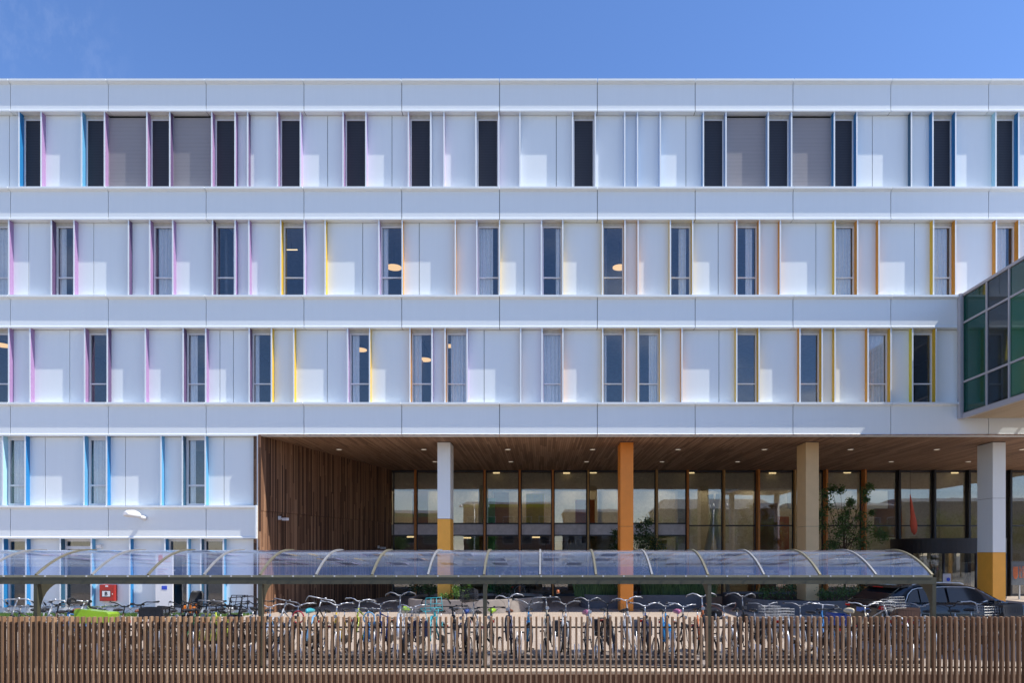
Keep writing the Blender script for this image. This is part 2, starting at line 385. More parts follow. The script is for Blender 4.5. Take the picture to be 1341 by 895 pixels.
CUR = {1:{10.6:(0,1),96:(.0,.35),225.3:(.1,.9),307:(.78,1),397.6:None,526:(0,.28),653.4:(0,.72),737.8:(.72,1),819.3:None,908:(.45,.85),995.5:(.5,.85),1124:(.05,.95),1252.5:(.05,.95),1335.4:(.0,.75)},
       2:{10.6:None,139.7:None,268.5:(0,.42),354.7:(0,.25),483.2:(.05,.42),565:(0,.45),611:(.15,1),738:(0,1),819:(0,.16),866:(.55,1),995:None,1077.6:None,1167.7:(0,1),1226.8:None},
       3:{32:(.1,.8),138.7:(.05,.95),268:(0,.35)}, 4:{}}
def make_curtain(win, xa, xb, z0, z1):
    m = MB(); n = max(8, int((xb-xa)/.018)); rg = random.Random(int(xa*977))
    ph = rg.random()*6; fr = .11+.03*rg.random()
    top = [(xa+(xb-xa)*i/n, 25.50+.022*math.sin(6.283*(xa+(xb-xa)*i/n)/fr+ph)+.012*math.sin(i*1.7), z1) for i in range(n+1)]
    bot = [(x, y*1.0+.006, z0) for x, y, z in top]
    m.loft([bot, top], closed=False, cap=False)
    m.build('curtain', M['curtain'], win)

def make_window(px0, px1, z0, z1, kind, row):
    xa, xb = finx(px0)+.026, finx(px1)-.026
    y0 = 25.385; t = .05 if kind != 'white' else .075
    hh = .13 if row < 3 else .05                           # roller box over the glass
    m = MB(); zt = z1-hh
    m.box(xa, xa+t, y0, y0+.07, z0, zt); m.box(xb-t, xb, y0, y0+.07, z0, zt)
    m.box(xa+t, xb-t, y0, y0+.07, zt-t, zt); m.box(xa+t, xb-t, y0, y0+.07, z0, z0+(.02 if kind != 'white' else .08))
    ztr = None
    if kind in ('clear', 'white'):
        ztr = z0+(zt-z0)*(.285 if kind == 'clear' else .30)
        m.box(xa+t, xb-t, y0+.004, y0+.06, ztr-t*.45, ztr+t*.45)
    if kind == 'ground' and px0 == 78:
        m.box(xa+t, xb-t, y0+.004, y0+.06, 2.42, 2.53)
    w = m.build('window', M['white2'], B)
    m = MB(); m.box(xa, xb, y0-.02, y0+.1, zt+.002, z1-.001); m.build('roller_box', M['head'] if row < 3 else M['white2'], w)
    gx0, gx1 = xa+t-.004, xb-t+.004
    if kind == 'screen':
        m = MB(); m.box(gx0, gx1, y0+.02, y0+.03, z0+.01, zt-.02); m.build('roller_screen', M['screen'], w)
        rg = random.Random(int(px0*13))
        if rg.random() < .5:                                # seam rail of the screen
            m = MB(); m.box(gx0+.004, gx1-.004, y0+.012, y0+.0195, z0+.18, z0+.205); m.build('screen_rail', M['black'], w)
    else:
        for a, b in ([(z0+.015, ztr-t*.4), (ztr+t*.4, zt-t+.004)] if ztr else [(z0+.01, zt-t+.004)]):
            m = MB(); m.box(gx0, gx1, y0+.03, y0+.042, a, b); m.build('pane', M['glass_win'], w)
        c = CUR.get(row, {}).get(px1)
        if c: make_curtain(w, gx0+(gx1-gx0)*c[0], gx0+(gx1-gx0)*c[1], z0+.03, zt-.03)
        m = MB(); m.box(gx0+.01, gx1-.01, y0+.30, y0+.5, z0+.0, z0+.03); m.build('sill', M['white2'], w)
    return xa, xb

for ri, r in enumerate(rows):
    zt, zb = r['zt'], r['zb']; x_end = r.get('xend', XR)
    opens = []
    for a, b in r['win']: opens.append(make_window(a, b, zb, zt, r['kind'], ri))
    for a, b in r['blind']:
        xa, xb = finx(a)+.026, finx(b)-.026; opens.append((xa, xb))
        m = MB(); m.box(xa, xb, 25.36, 25.375, zb+.02, zt-.10)
        bl = m.build('window_blind', M['blind'], B)
        m = MB(); m.box(xa, xb, 25.355, 25.40, zb, zb+.02); m.box(xa, xa+.02, 25.355, 25.40, zb+.02, zt-.06); m.box(xb-.02, xb, 25.355, 25.40, zb+.02, zt-.06); m.build('blind_guide', M['alu'], bl)
        m = MB(); m.box(xa, xb, 25.45, 25.5, zb, zt); m.build('pane', M['black'], bl)
    for f, c in r['col'].items(): make_fin(f, zb, zt, c)
    opens.sort()
    x = XL; spans = []
    for a, b in opens + [(x_end, x_end)]:
        if a - x > .01: spans.append((x, a))
        x = max(x, b)
    cuts = sorted([PX(j, D_PAN) for j in r['joint']] + [finx(f) for f in r['col']] + [XL+1.8*k for k in range(1,5)] + ([XR-1.8*k for k in range(1,5)] if x_end == XR else []))
    for a, b in spans:
        cs = [a] + [c for c in cuts if a+.1 < c < b-.1] + [b]
        m = MB()
        for p, q in zip(cs[:-1], cs[1:]):
            m.box(p+.011, q-.011, D_PAN, D_PAN+.033, zb+.012, zt-.012)
        m.box(a, b, D_PAN+.033, D_PAN+.30, zb, zt, 1)
        m.build('wall_panel', [M['white'], M['backing']], B)
    
# plinth of the ground block, corner post
m = MB(); m.box(XL, X_END, D_PAN-.04, D_PAN+.3, .0, .25); m.build('plinth', M['white2'], B)
m = MB(); m.box(X_END+.004, X_END+.075, D_FIN, D_PAN+.4, .0, BZ[4][1]); m.box(X_END+.004, X_END+.075, D_FIN, D_PAN+.4, BZ[4][0], BZ[3][1]); m.build('corner_post', M['white'], B)
# roof, floors, rooms
ZS = BZ[3][1] + .012                                       # soffit level
m = MB(); m.box(XL, XR, D_PAN+.5, 46, BZ[0][0]-.5, BZ[0][0]-.2); m.build('roof', M['backing'], B)
for i in (1, 2):
    m = MB(); m.box(XL, XR, D_PAN+.51, 46, BZ[i][1]+.1, BZ[i][0]-.06); m.build('floor_slab', M['interior'], B)
m = MB(); m.box(XL, XR, D_PAN+.51, 46, ZS+.06, BZ[3][0]-.06); m.build('floor_slab', M['interior'], B)
m = MB(); m.box(XL, X_END-.3, D_PAN+.51, 40, BZ[4][1]+.1, BZ[4][0]-.06); m.build('floor_slab', M['interior'], B)
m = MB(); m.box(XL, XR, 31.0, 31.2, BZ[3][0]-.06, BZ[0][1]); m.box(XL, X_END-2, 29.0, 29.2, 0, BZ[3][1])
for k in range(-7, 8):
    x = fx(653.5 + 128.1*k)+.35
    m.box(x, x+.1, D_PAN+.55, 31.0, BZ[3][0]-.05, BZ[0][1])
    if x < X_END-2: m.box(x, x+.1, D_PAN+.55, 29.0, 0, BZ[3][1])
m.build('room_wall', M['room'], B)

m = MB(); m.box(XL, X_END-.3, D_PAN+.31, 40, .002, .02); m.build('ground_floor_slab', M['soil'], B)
# timber soffit and splayed timber wall
m = MB(); m.box(X_END+.08, XR, D_CORN+.11, 35.95, ZS, ZS+.04); m.build('timber_soffit', M['wood_soffit'], B)
ang = math.atan2(35.8-25.16, -7.9+10.42)
for z0, z1, off in ((0, 3.83, .0), (3.84, ZS-.002, -.015)):
    m = MB(); m.box(0, 10.95, off, .25, z0, z1)
    o = m.build('timber_wall', M['wood_wall'], B, None); o.location = (-10.42, 25.16-25.4, 0); o.rotation_euler = (0,0,ang)
    o.data.transform(Matrix.Translation((0,25.4,0)))       # mesh kept in wall coordinates
m = MB(); m.box(-10.45, -10.36, 25.10, 25.155, 0, ZS); m.build('wall_edge_board', M['wood_wall'], B)
# columns
for px, top, bot, zsplit in ((581.3,'white','ochre',PZ(680,26.55)),(821,'orange','orange',PZ(690,26.55)),(1063.9,'tan','tan',PZ(690,26.55)),(1308.6,'white','ochre',EYE)):
    x = PX(px, 26.55); m = MB()
    m.box(x-.25, x+.25, 26.55, 27.5, zsplit+.008, ZS-.03)
    if top == 'white' and bot == 'ochre' and px > 1000:
        m = MB(); zz = PZ(653, 26.55); m.box(x-.25, x+.25, 26.55, 27.5, zsplit+.004, zz-.006); m.box(x-.25, x+.25, 26.55, 27.5, zz+.006, ZS-.03)
    m.box(x-.235, x+.235, 26.565, 27.485, 0, ZS-.001, 1)
    c = m.build('column', [M[top], M['backing']], B)
    m = MB(); m.box(x-.25, x+.25, 26.55, 27.5, .0, zsplit-.004); m.build('column_base', M[bot], c)
# downlights
for d, pxs in ((28.55, [444, 555, 665, 776, 888, 1001, 1113.7, 1226.8, 1339]), (32.4, [569.6, 669, 768, 867, 966, 1067, 1167, 1268])):
    for p in pxs:
        x = PX(p, d); m = MB(); m.cyl((x, d), .125, ZS-.012, ZS-.001, 16, 0); m.cyl((x, d), .105, ZS-.014, ZS-.0125, 16, 1)
        m.build('downlight', [M['white2'], M['downlight']], B)

# glazed wall at the back
DG = 35.8
ZM = PZ(689, DG); ZSP0, ZSP1 = PZ(701, DG), PZ(686.5, DG)
fins = [(544.5,'or'),(589,'yel'),(635,'or'),(680.8,'or'),(724,'or'),(770,'yel'),(815,'yel'),(859.5,'yel'),(900,'or'),(947.3,'yel'),(991,'or'),(1040,'yel'),(1079,'or'),(1129,'or'),(1176,'bk'),(1222,'bk'),(1267,'bk'),(1321,'bk'),(1366,'bk')]
xs = [-7.86] + [PX(p, DG) for p, c in fins] + [XR]
fr = MB()
fr.box(-7.9, XR, DG, DG+.08, ZS-.1, ZS-.004)
fr.box(-7.9, XR, DG-.01, DG+.09, 0, .12)
for i, x in enumerate(xs[:-1]):
    nx = xs[i+1]
    fr.box(x+.05, x+.10, DG-.005, DG+.085, .12, ZS-.1)
    if i+1 < len(xs)-1: fr.box(nx-.10, nx-.052, DG-.005, DG+.085, .12, ZS-.1)
    if x < 7.5:
        fr.box(x+.1, nx-.1, DG, DG+.08, ZSP1-.03, ZSP1+.05); fr.box(x+.1, nx-.1, DG, DG+.08, ZSP0-.06, ZSP0)
    else: fr.box(x+.1, nx-.1, DG, DG+.08, ZM-.035, ZM+.035)
fr.build('curtain_wall_frame', M['black'], B)
for p, c in fins:
    x = PX(p, DG); dp = .42 if p in (991,1079,1129) else .22
    m = MB(); m.box(x-.047, x+.047, DG-dp, DG+.07, .02, ZS-.003); m.build('mullion', M['mul_or'] if c == 'or' else M['mul_yel'] if c == 'yel' else M['black'], B)
for i, x in enumerate(xs[:-1]):
    nx = xs[i+1]; a, b = x+.1, nx-.1
    if x < 7.5:
        zz = [(.12, ZSP0-.06), (ZSP1+.05, ZS-.1)]
        m = MB(); m.box(a, b, DG+.02, DG+.06, ZSP0, ZSP1-.03); m.build('spandrel_panel', M['spandrel'], B)
    else: zz = [(.12, ZM-.035), (ZM+.035, ZS-.1)]
    for z0, z1 in zz:
        m = MB(); m.box(a-.003, b+.003, DG+.03, DG+.045, z0, z1); m.build('lobby_pane', M['glass_lobby'], B)
# lobby
m = MB(); m.box(-8.6, XR, DG+.1, 47, -.01, .004); m.build('lobby_floor', M['interior2'], B)
m = MB(); m.box(-8.6, 7.6, DG+.12, 46, ZSP0-.02, ZSP1-.04); m.build('mezzanine', M['interior'], B)
m = MB(); m.box(-9, XR, 46, 46.2, 0, ZS+.3); m.box(-8.8, -8.6, 36.4, 46, 0, ZS); m.box(XR-.2, XR, 35.95, 46, 0, ZS); m.box(3.2, 3.4, 39, 46, ZSP1, ZS); m.box(-3.6, -3.4, 38.5, 46, ZSP1, ZS); m.build('lobby_wall', M['interior'], B)
m = MB(); m.box(-8.6, XR, DG+.1, 46, ZS-.02, ZS+.02); m.build('lobby_ceiling', M['inwood'], B)
for x0, x1, y, z0, z1 in ((-7.6,-6.7,40,ZSP1,6.0),(-2.9,-2.0,41,ZSP1,5.9),(.2,1.6,42,0,3.0),(12.4,13.8,40,0,5.2),(20,21.6,41,3.2,6)):
    m = MB(); m.box(x0, x1, y, y+.12, z0, z1); m.build('timber_screen', M['inwood'], B)
for p, d in ((650,36.5),(742,36.6),(777,36.4),(905,36.5),(1012,36.6),(1110,36.4),(1251,36.5)):
    x = PX(p, d); m = MB(); m.box(x-.18, x+.18, d, d+.09, ZS-.085, ZS-.024); m.build('lobby_strip_light', M['strip'], B)
for p, d in ((538,38),(612,40.5),(702,39)):
    x = PX(p, d); m = MB(); m.box(x-.22, x+.22, d, d+.08, ZSP0-.10, ZSP0-.024); m.build('lobby_strip_light', M['strip'], B)
m = MB(); m.box(-8.6, XR, 36.9, 37.0, ZS-.97, ZS-.021); m.build('ceiling_bulkhead', M['interior'], B)  # dropped low to hide the added glowing panels behind it
for x in range(-7, 26, 3):  # added glowing panels, out of sight, lifting the light in the lobby
    for y in (39.4, 42.4, 45.):
        m = MB(); m.box(x-.6, x+.6, y, y+.5, ZS-.07, ZS-.024); m.build('lobby_fill_panel', M['fill_panel'], B)
for x0, x1, z0, z1 in ((8.9,10.1,0,5.6),(10.6,9.6,0,5.6),(5.0,6.0,0,3.1)):
    m = MB(); m.tube([(x0,39,z0),(x1,39,z1)], .17, 10); m.build('lobby_strut', M['white2'], B)
for x in (8.15,):
    m = MB(); m.box(x-.35, x+.35, 39.3, 40, 0, ZS-.03); m.build('lobby_pier', M['interior'], B)
for x in (15.5, 17.5, 20):
    m = MB(); m.box(x-.9, x+.5, 40.5, 40.7, 4.9, ZS-.03); m.build('lobby_bulkhead', M['white2'], B)
for k, (x0, x1, y, z0, z1, c) in enumerate(((-.9,.1,38.4,ZSP1,5.6,'yel'),(-3.3,-2.7,39,0,5.4,'green'),(1.9,3.0,38.9,ZSP1,5.3,'brick'),(6.3,7.3,40,0,3.0,'yel'),(14.2,15.2,42,0,4.5,'brick'))):
    M['accent_'+c] = mat('accent_'+c, {'yel':(.75,.60,.04),'green':(.05,.42,.16),'brick':(.55,.16,.07)}[c], .6)
    m = MB(); m.box(x0, x1, y, y+.15, z0+.01, z1); m.build('accent_wall', M['accent_'+c], B)
for x in (-6.2,-.4,4.6,12,16.4):
    m = MB(); m.box(x, x+1.5, 39.2, 39.9, .02, 1.05); m.box(x-.05, x+1.55, 39.15, 39.95, 1.052, 1.10, 1); m.build('lobby_counter', [M['inwood'], M['white2']], B)
# curved entrance drum
cx, cy, rr = 20.9, 35.6, 2.75
def arc(r, a0, a1, n): return [(cx+r*math.cos(R(a0+(a1-a0)*i/n)), cy+r*math.sin(R(a0+(a1-a0)*i/n))) for i in range(n+1)]
m = MB(); out = arc(rr, 180, 360, 40); inn = arc(rr-.12, 360, 180, 40)
m.prism(out+inn, 2.25, 2.95); m.prism(arc(rr-.005,180,360,40), 2.951, 2.99); dr = m.build('revolving_door', M['black'], B)
gl = MB()
for k in range(6):
    gl.prism(arc(rr-.04, 182+k*30-1, 182+k*30+27, 8)+arc(rr-.055, 182+k*30+27, 182+k*30-1, 8), .1, 2.25)
gl.build('curved_pane', M['glass_lobby'], dr)
m = MB()
for k in range(7):
    a = R(180+k*30); x, y = cx+(rr-.05)*math.cos(a), cy+(rr-.05)*math.sin(a); m.cyl((x, y), .06, 0, 2.25, 8)
m.prism(arc(rr,180,360,40)+arc(rr-.1,360,180,40), 0, .1)
m.build('door_post', M['black'], dr)

# small fittings on the building (each can be unscrewed and lifted away)
def wall_camera(x, y, z, lab, d):
    t = thing('security_camera', (x, y, z), lab, 'security camera', 'cameras on the timber wall')
    nx, ny = math.sin(ang), -math.cos(ang)
    m = MB(); m.obox((x+nx*.04,y+ny*.04,z), (.02*nx,.02*ny,0), (.07*math.cos(ang),.07*math.sin(ang),0), (0,0,.07)); m.build('wall_plate', M['white2'], t)
    m = MB(); m.tube([(x+nx*.06,y+ny*.06,z-.02),(x+nx*.2,y+ny*.2,z-.03)], .025, 6); m.build('bracket', M['white2'], t)
    m = MB(); m.obox((x+nx*.25+.05,y+ny*.25-.05,z-.05), (.11,-.05,0), (.025,.055,0), (0,0,.05)); m.build('camera_body', M['white2'], t)
dw = 26.3; s = (dw-25.16)/math.sin(ang); wall_camera(-10.42+s*math.cos(ang), dw, PZ(679, dw), 'white security camera on the timber wall beside the white corner', 0)
dw = 34.3; s = (dw-25.16)/math.sin(ang); wall_camera(-10.42+s*math.cos(ang), dw, PZ(717, dw), 'small white security camera low on the timber wall near the glazing', 0)
# street-type lamp on the lower white band
t = thing('wall_lamp', (PX(190, D_FACE), D_FACE, PZ(678, D_FACE)), 'white cobra-head lamp sticking out from the lowest white band', 'lamp')
x, y, z = t.location
m = MB(); m.tube([(x,y-.002,z-.03),(x,y-.12,z-.02),(x,y-.5,z+.02)], [.085,.07,.06], 8); m.build('arm', M['white2'], t)
m = MB(); rg = []
for i, (q, w, h) in enumerate(((0,.07,.08),(.12,.15,.15),(.4,.20,.19),(.65,.19,.16),(.82,.10,.07))):
    c0 = Vector((x-.05*q, y-.35-.95*q, z+.02+.05*q))
    rg.append([tuple(c0+Vector((w*math.cos(a)*.9, 0, h*max(-.45, math.sin(a))))) for a in [2*math.pi*j/10 for j in range(10)]])
m.loft(rg); m.build('lamp_head', M['white2'], t)
# small square floodlight
t = thing('floodlight', (PX(131.5, 25.3), D_PAN, PZ(716, 25.3)), 'small white square floodlight on the ground floor wall under the band', 'lamp')
x, y, z = t.location
m = MB(); m.obox((x,y-.13,z), (.075,0,0), (0,.05,.015), (0,-.02,.06)); m.build('lamp_body', M['white2'], t)
m = MB(); m.box(x-.03, x+.03, y-.09, y, z-.03, z+.03); m.build('bracket', M['white2'], t)
# red hose cabinet with a plate
M['red'] = mat('red_enamel', (.42,.03,.02), .4); M['paper'] = mat('white_plate', (.78,.78,.78), .5, var=.01); M['ink'] = mat('black_ink', (.02,.02,.025), .6); M['blue_sticker'] = mat('blue_sticker', (.03,.08,.55), .5)
M['redprint'] = mat('faded_red_print', (.66,.13,.10), .6); M['pinkprint'] = mat('pale_red_print', (.75,.55,.53), .6)
d = 25.2
def text_obj(name, s, size, mt, parent, loc, bold=.0):
    cu = bpy.data.curves.new('letters', 'FONT'); cu.body = s; cu.size = size; cu.align_x = 'CENTER'; cu.align_y = 'CENTER'; cu.extrude = .002; cu.offset = bold
    tmp = bpy.data.objects.new('tmp', cu); COL.objects.link(tmp)
    bpy.context.view_layer.update()
    me = bpy.data.meshes.new_from_object(tmp.evaluated_get(bpy.context.evaluated_depsgraph_get())); bpy.data.objects.remove(tmp)
    me.materials.clear(); me.materials.append(mt)
    me.transform(Matrix.Rotation(R(90), 4, 'X'))
    o = bpy.data.objects.new(name, me); COL.objects.link(o); o.parent = parent
    po = ORG[parent]; o.location = (loc[0]-po[0], loc[1]-po[1], loc[2]-po[2]); ORG[o] = loc; return o
x0, x1, z0, z1 = PX(130.3,d), PX(150,d), PZ(788,d), PZ(766.5,d); xc = (x0+x1)/2
t = thing('hose_cabinet', (xc, D_PAN, z0), 'red wall cabinet with a white plate reading B on the ground floor', 'cabinet')
m = MB(); m.box(x0, x1, d, D_PAN, z0, z1); m.build('cabinet_body', M['red'], t)
m = MB(); m.box(x0+.02, x1-.02, d-.015, d-.001, z0+.02, z1-.1); dd = m.build('door', M['red'], t)
m = MB(); m.box(x1-.075, x1-.055, d-.03, d-.0155, z0+.24, z0+.29); m.build('latch', M['chrome'], dd)
pz = z0+(788-778.3)/(788-766.5)*(z1-z0); 
m = MB(); m.box(xc-.185, xc+.145, d-.019, d-.0155, pz-.12, pz+.12); m.build('plate_border', M['ink'], t)
m = MB(); m.box(xc-.165, xc+.125, d-.023, d-.0195, pz-.10, pz+.10); m.build('number_plate', M['paper'], t)
text_obj('letter', 'B', .19, M['ink'], t, (xc-.02, d-.026, pz-.005), .006)
m = MB(); m.box(xc-.06, xc+.04, d-.006, d-.001, z1-.08, z1-.03); m.build('small_label', M['paper'], t)
# white information board with a shield mark
d = 25.03; x0, x1 = PX(203,d), PX(225.5,d); z0, z1 = .05, PZ(724,d)
t = thing('information_board', ((x0+x1)/2, D_PAN, z0), 'tall white information board with a red shield mark on the ground floor wall', 'sign')
m = MB(); m.box(x0, x1, d+.03, d+.09, z0, z1); m.build('board', M['paper'], t)
m = MB(); m.box(x0+.1, x0+.16, d+.091, D_PAN-.001, 1.6, 1.66); m.box(x1-.1, x1-.04, d+.091, D_PAN-.001, 1.6, 1.66); m.build('bracket', M['alu'], t)
def shield(mb, xc, zc, w, h, y, mi=0):
    pts = [(-.5,.5),(.5,.5),(.5,-.1)] + [(.5*math.cos(a), -.1-.4*math.sin(a)) for a in [R(20*i) for i in range(1,9)]] + [(-.5,-.1)]
    n = len(pts); f = [(xc+w*a, y, zc+h*b) for a,b in pts]; bk = [(p[0], y+.004, p[2]) for p in f]
    mb.add(f+bk, [tuple(range(n)), tuple(reversed(range(n,2*n)))] + [(i,n+i,n+(i+1)%n,(i+1)%n) for i in range(n)], mi)
xs_ = PX(209.7,d); m = MB(); shield(m, xs_, PZ(732.5,d), .155, .30, d+.024); m.build('shield_mark', M['redprint'], t)
m = MB()
for k, wd in enumerate((.24,.22,.26)):
    q = PX(218.5,d); z = PZ(728.5+k*3.6,d)
    xx = q-wd/2
    while xx < q+wd/2: m.box(xx, xx+.022, d+.024, d+.029, z-.028, z+.02); xx += .034
for k, wd in enumerate((.34,.2,.3,.16,.28)):
    z = PZ(746+k*3.2,d); q = x0+.09; xx = q
    while xx < q+wd: m.box(xx, xx+.012, d+.024, d+.029, z-.012, z+.010); xx += .02
m.build('print', M['pinkprint'], t)
m = MB(); m.box(PX(211.3,d), PX(218.2,d), d+.022, d+.029, PZ(773,d), PZ(768,d)); m.build('sticker', M['blue_sticker'], t)
# grey glass sign with an orange shield beside the entrance
d = 33.2; x0, x1 = PX(1324.5,d), PX(1398,d); z0, z1 = PZ(767,d), PZ(736,d)
M['signglass'] = mat('grey_sign_panel', (.16,.18,.19), .15); M['orangeprint'] = mat('orange_print', (.62,.15,.04), .5)
t = thing('entrance_sign', ((x0+x1)/2, d, 0), 'grey panel sign with an orange shield on a post by the entrance', 'sign')
m = MB(); m.box(x0, x1, d, d+.03, z0, z1); m.build('panel', M['signglass'], t)
m = MB(); m.box(PX(1336,d)-.03, PX(1336,d)+.03, d+.031, d+.09, 0, z1-.05); m.build('post', M['alu'], t)
m = MB(); shield(m, PX(1329.8,d), PZ(751,d), .24, .60, d-.008); m.build('shield_mark', M['orangeprint'], t)
m = MB()
for k in range(3):
    z = PZ(744.5+5.4*k, d); xx = PX(1335,d)
    for j in range(7):
        m.box(xx, xx+.035, d-.008, d-.002, z-.08, z+.08); m.box(xx+.035, xx+.10, d-.008, d-.002, z+(.045 if (j+k)%2 else -.08), z+(.08 if (j+k)%2 else -.045)); xx += .15
m.build('print', M['orangeprint'], t)
# notice on the entrance glass
d = cy-rr-.05; xq = PX(1240,d)
t = thing('door_notice', (xq, d, PZ(765,d)), 'white notice with a blue round mark on the entrance drum glass', 'notice')
m = MB(); m.box(xq-.2, xq+.2, d-.01, d-.003, PZ(765,d), PZ(752,d)); m.build('sheet', M['spandrel'], t)
m = MB(); m.cyl((0,0), .09, 0, .004, 20); me = m
o = m.build('round_mark', M['blue_sticker'], t); o.data.transform(Matrix.Translation((ORG[t])) ); o.data.transform(Matrix.Rotation(R(90),4,'X')); o.location = (.06, -.016, .2)

# pendant ring lamps and strip lights seen inside the rooms
def ring_lamp(px, py, d, r, lab):
    x, z = PX(px, d), PZ(py, d)
    zc = min([b[1]+.1 for b in BZ[:4] if b[1]+.1 > z] , default=z+1)
    t = thing('pendant_lamp', (x, d, z), lab, 'pendant lamp', 'round lamps glowing inside rooms')
    m = MB(); m.cyl((x,d), r, z-.03, z+.0, 28); m.build('diffuser', M['lampglow'], t)
    m = MB(); m.cyl((x,d), r+.015, z+.001, z+.10, 28); m.build('shade', M['black'], t)
    m = MB(); m.tube([(x,d,z+.1),(x,d,zc)], .008, 5); m.build('cord', M['black'], t)
ring_lamp(516, 350, 27.2, .30, 'glowing round pendant lamp in the third-floor window between a purple and an orange fin')
ring_lamp(811.5, 350, 27.2, .28, 'glowing round pendant lamp in the yellow-finned third-floor window near the middle')
ring_lamp(471.5, 458, 27.4, .27, 'glowing round pendant lamp in the second-floor window with a half-drawn curtain')
ring_lamp(556, 471, 27.0, .27, 'glowing round pendant lamp low in the left one of two close second-floor windows')
ring_lamp(587.5, 453, 27.4, .22, 'glowing round pendant lamp half hidden by curtain in the right one of two close windows')
ring_lamp(2.5, 452, 27.2, .32, 'glowing round pendant lamp in the second-floor window at the left picture edge')
for i, (px, py, d, w, lab) in enumerate(((377.5, 317, 28, .34, 'short warm ceiling strip light in the yellow-finned third-floor window, upper of two'),(381, 326.5, 27.2, .5, 'longer warm ceiling strip light in the yellow-finned third-floor window, lower of two'))):
    x, z = PX(px, d), PZ(py, d)
    t = thing('strip_light', (x, d, z), lab, 'strip light', 'strip lights inside the yellow-finned room')
    m = MB(); m.box(x-w/2, x+w/2, d, d+.06, z-.02, z); m.build('diffuser', M['strip'], t)
    m = MB(); m.box(x-w/2, x+w/2, d, d+.06, z+.001, z+.04); m.build('housing', M['white2'], t)
    m = MB(); m.tube([(x,d+.03,z+.04),(x,d+.03,BZ[1][1]+.1)], .008, 5); m.build('cord', M['black'], t)
# red cloth standing in for a flag's reflection in the entrance glazing
x, d = PX(1195, 35.2), 35.2
M['redcloth'] = mat('red_cloth', (.66,.10,.045), .7)
t = thing('flag_reflection', (x, d, PZ(701,d)), 'red cloth standing in for a flag reflected in the glazing above the entrance drum', 'banner')
m = MB(); rg = []
for q, w in ((0,.015),(.18,.05),(.45,.10),(.65,.15),(.8,.16),(.92,.13),(1,.03)):
    z = PZ(648,d)-(PZ(648,d)-PZ(701,d))*q; off = .22*q
    rg.append([(x-.12+off+w*math.cos(a)*(1+.3*math.sin(3*a+q*4)), d+.45*w*math.sin(a), z) for a in [2*math.pi*j/16 for j in range(16)]])
m.loft(rg); m.build('cloth', M['redcloth'], t)
m = MB(); m.tube([(x-.12,d,PZ(648,d)-.02),(x-.12,d,ZS-.001)], .008, 5); m.build('cord', M['black'], t)  # added cord carrying the stand-in cloth from the soffit
# ------------------------------------------------------------------ glazed footbridge at right
M['gl_green'] = glass('green_glass', (.08,.36,.29), 1.95, wav=.05, body=(.018,.135,.11), bodyf=.30); M['gl_dark'] = glass('smoky_glass', (.24,.30,.32), 2.0, wav=.05, body=(.08,.09,.11), bodyf=.22); M['gl_lgreen'] = glass('pale_green_glass', (.13,.46,.31), 1.9, wav=.05, body=(.045,.24,.14), bodyf=.30)
M['brframe'] = mat('bridge_frame_grey', (.42,.41,.43), .45, .0, .03)
M['brsoffit'] = planks('bridge_soffit_boards', [(0,(.42,.33,.22)),(1,(.55,.45,.32))], .11, 1, 0, 'Position', grain=(9,.4,1), gap=.05, gapcol=(.2,.15,.1))
XB0 = PX(1256.5, D_FACE); XB1 = XB0+5.0; ZB0, ZB1 = PZ(549, D_FACE), PZ(387, D_FACE); YB1 = 13.2
FB = thing('glazed_footbridge', (XB0, 25.0, ZB0), 'enclosed footbridge with green and smoky glass joining the white facade at right', 'footbridge')
m = MB(); m.box(XB0+.02, XB1-.02, YB1, 25.0, ZB0, ZB0+.16); m.build('soffit', M['brsoffit'], FB)
m = MB(); m.box(XB0+.10, XB1-.10, YB1, 25.0, ZB0+.17, ZB0+.30); m.build('floor', M['interior2'], FB)
m = MB(); m.box(XB0+.0, XB1, YB1, 25.06, ZB1-.10, ZB1+.0); m.box(XB0+.15, XB1-.15, YB1, 25.0, ZB1-.30, ZB1-.101); m.build('roof', M['brframe'], FB)
ys = [25.0, 23.64, 22.5]; 
while ys[-1] > YB1+1.3: ys.append(ys[-1]-1.25)
zt1, zt2 = PZ(425.5, D_FACE), PZ(502.5, D_FACE); levels = [ZB0+.17, zt2, zt1, ZB1-.10]
for xx, first in ((XB0, True), (XB1-.09, False)):
    m = MB()
    for y in ys: m.box(xx, xx+.09, y-.035, y+.035, ZB0+.161, ZB1-.101)
    for z in (zt1, zt2): m.box(xx+.004, xx+.086, YB1, 25.0, z-.035, z+.035)
    m.box(xx-.012, xx+.102, YB1, 25.06, ZB0-.02, ZB0+.16)
    if first: m.box(xx-.10, xx-.013, 24.93, 25.12, ZB0-.02, ZB1)
    m.build('frame', M['brframe'], FB)
    gm = [['gl_green','gl_green','gl_green'],['gl_dark','gl_dark','gl_dark'],['gl_lgreen','gl_lgreen','gl_green'],['gl_green','gl_green','gl_green']]
    rest = MB()
    for k in range(len(ys)-1):
        for j in range(3):
            a = MB() if (k < 4 and first) else rest
            a.box(xx+.04, xx+.052, ys[k+1]+.03, ys[k]-.03, levels[j]+.03, levels[j+1]-.03)
            if a is not rest: a.build('pane', M[gm[k][j]], FB)
    rest.build('glazing', M['gl_green'] if first else M['glass_win'], FB)
for k in range(2):
    y = 21.5-4*k; m = MB(); m.box(XB0+1.8, XB0+1.88, y-1.3, y+1.3, ZB1-.42, ZB1-.34); m.build('strip_light', M['strip'], FB)

m = MB(); m.box(XB0+.02, XB1-.02, YB1-.12, YB1-.001, ZB0, ZB1); m.build('end_wall', M['brframe'], FB)
for x in (XB0+.6, XB1-.6):
    m = MB(); m.tube([(x,YB1+.9,0.),(x,YB1+.9,ZB0-.001)], .22, 14); m.build('pillar', M['brframe'], FB)
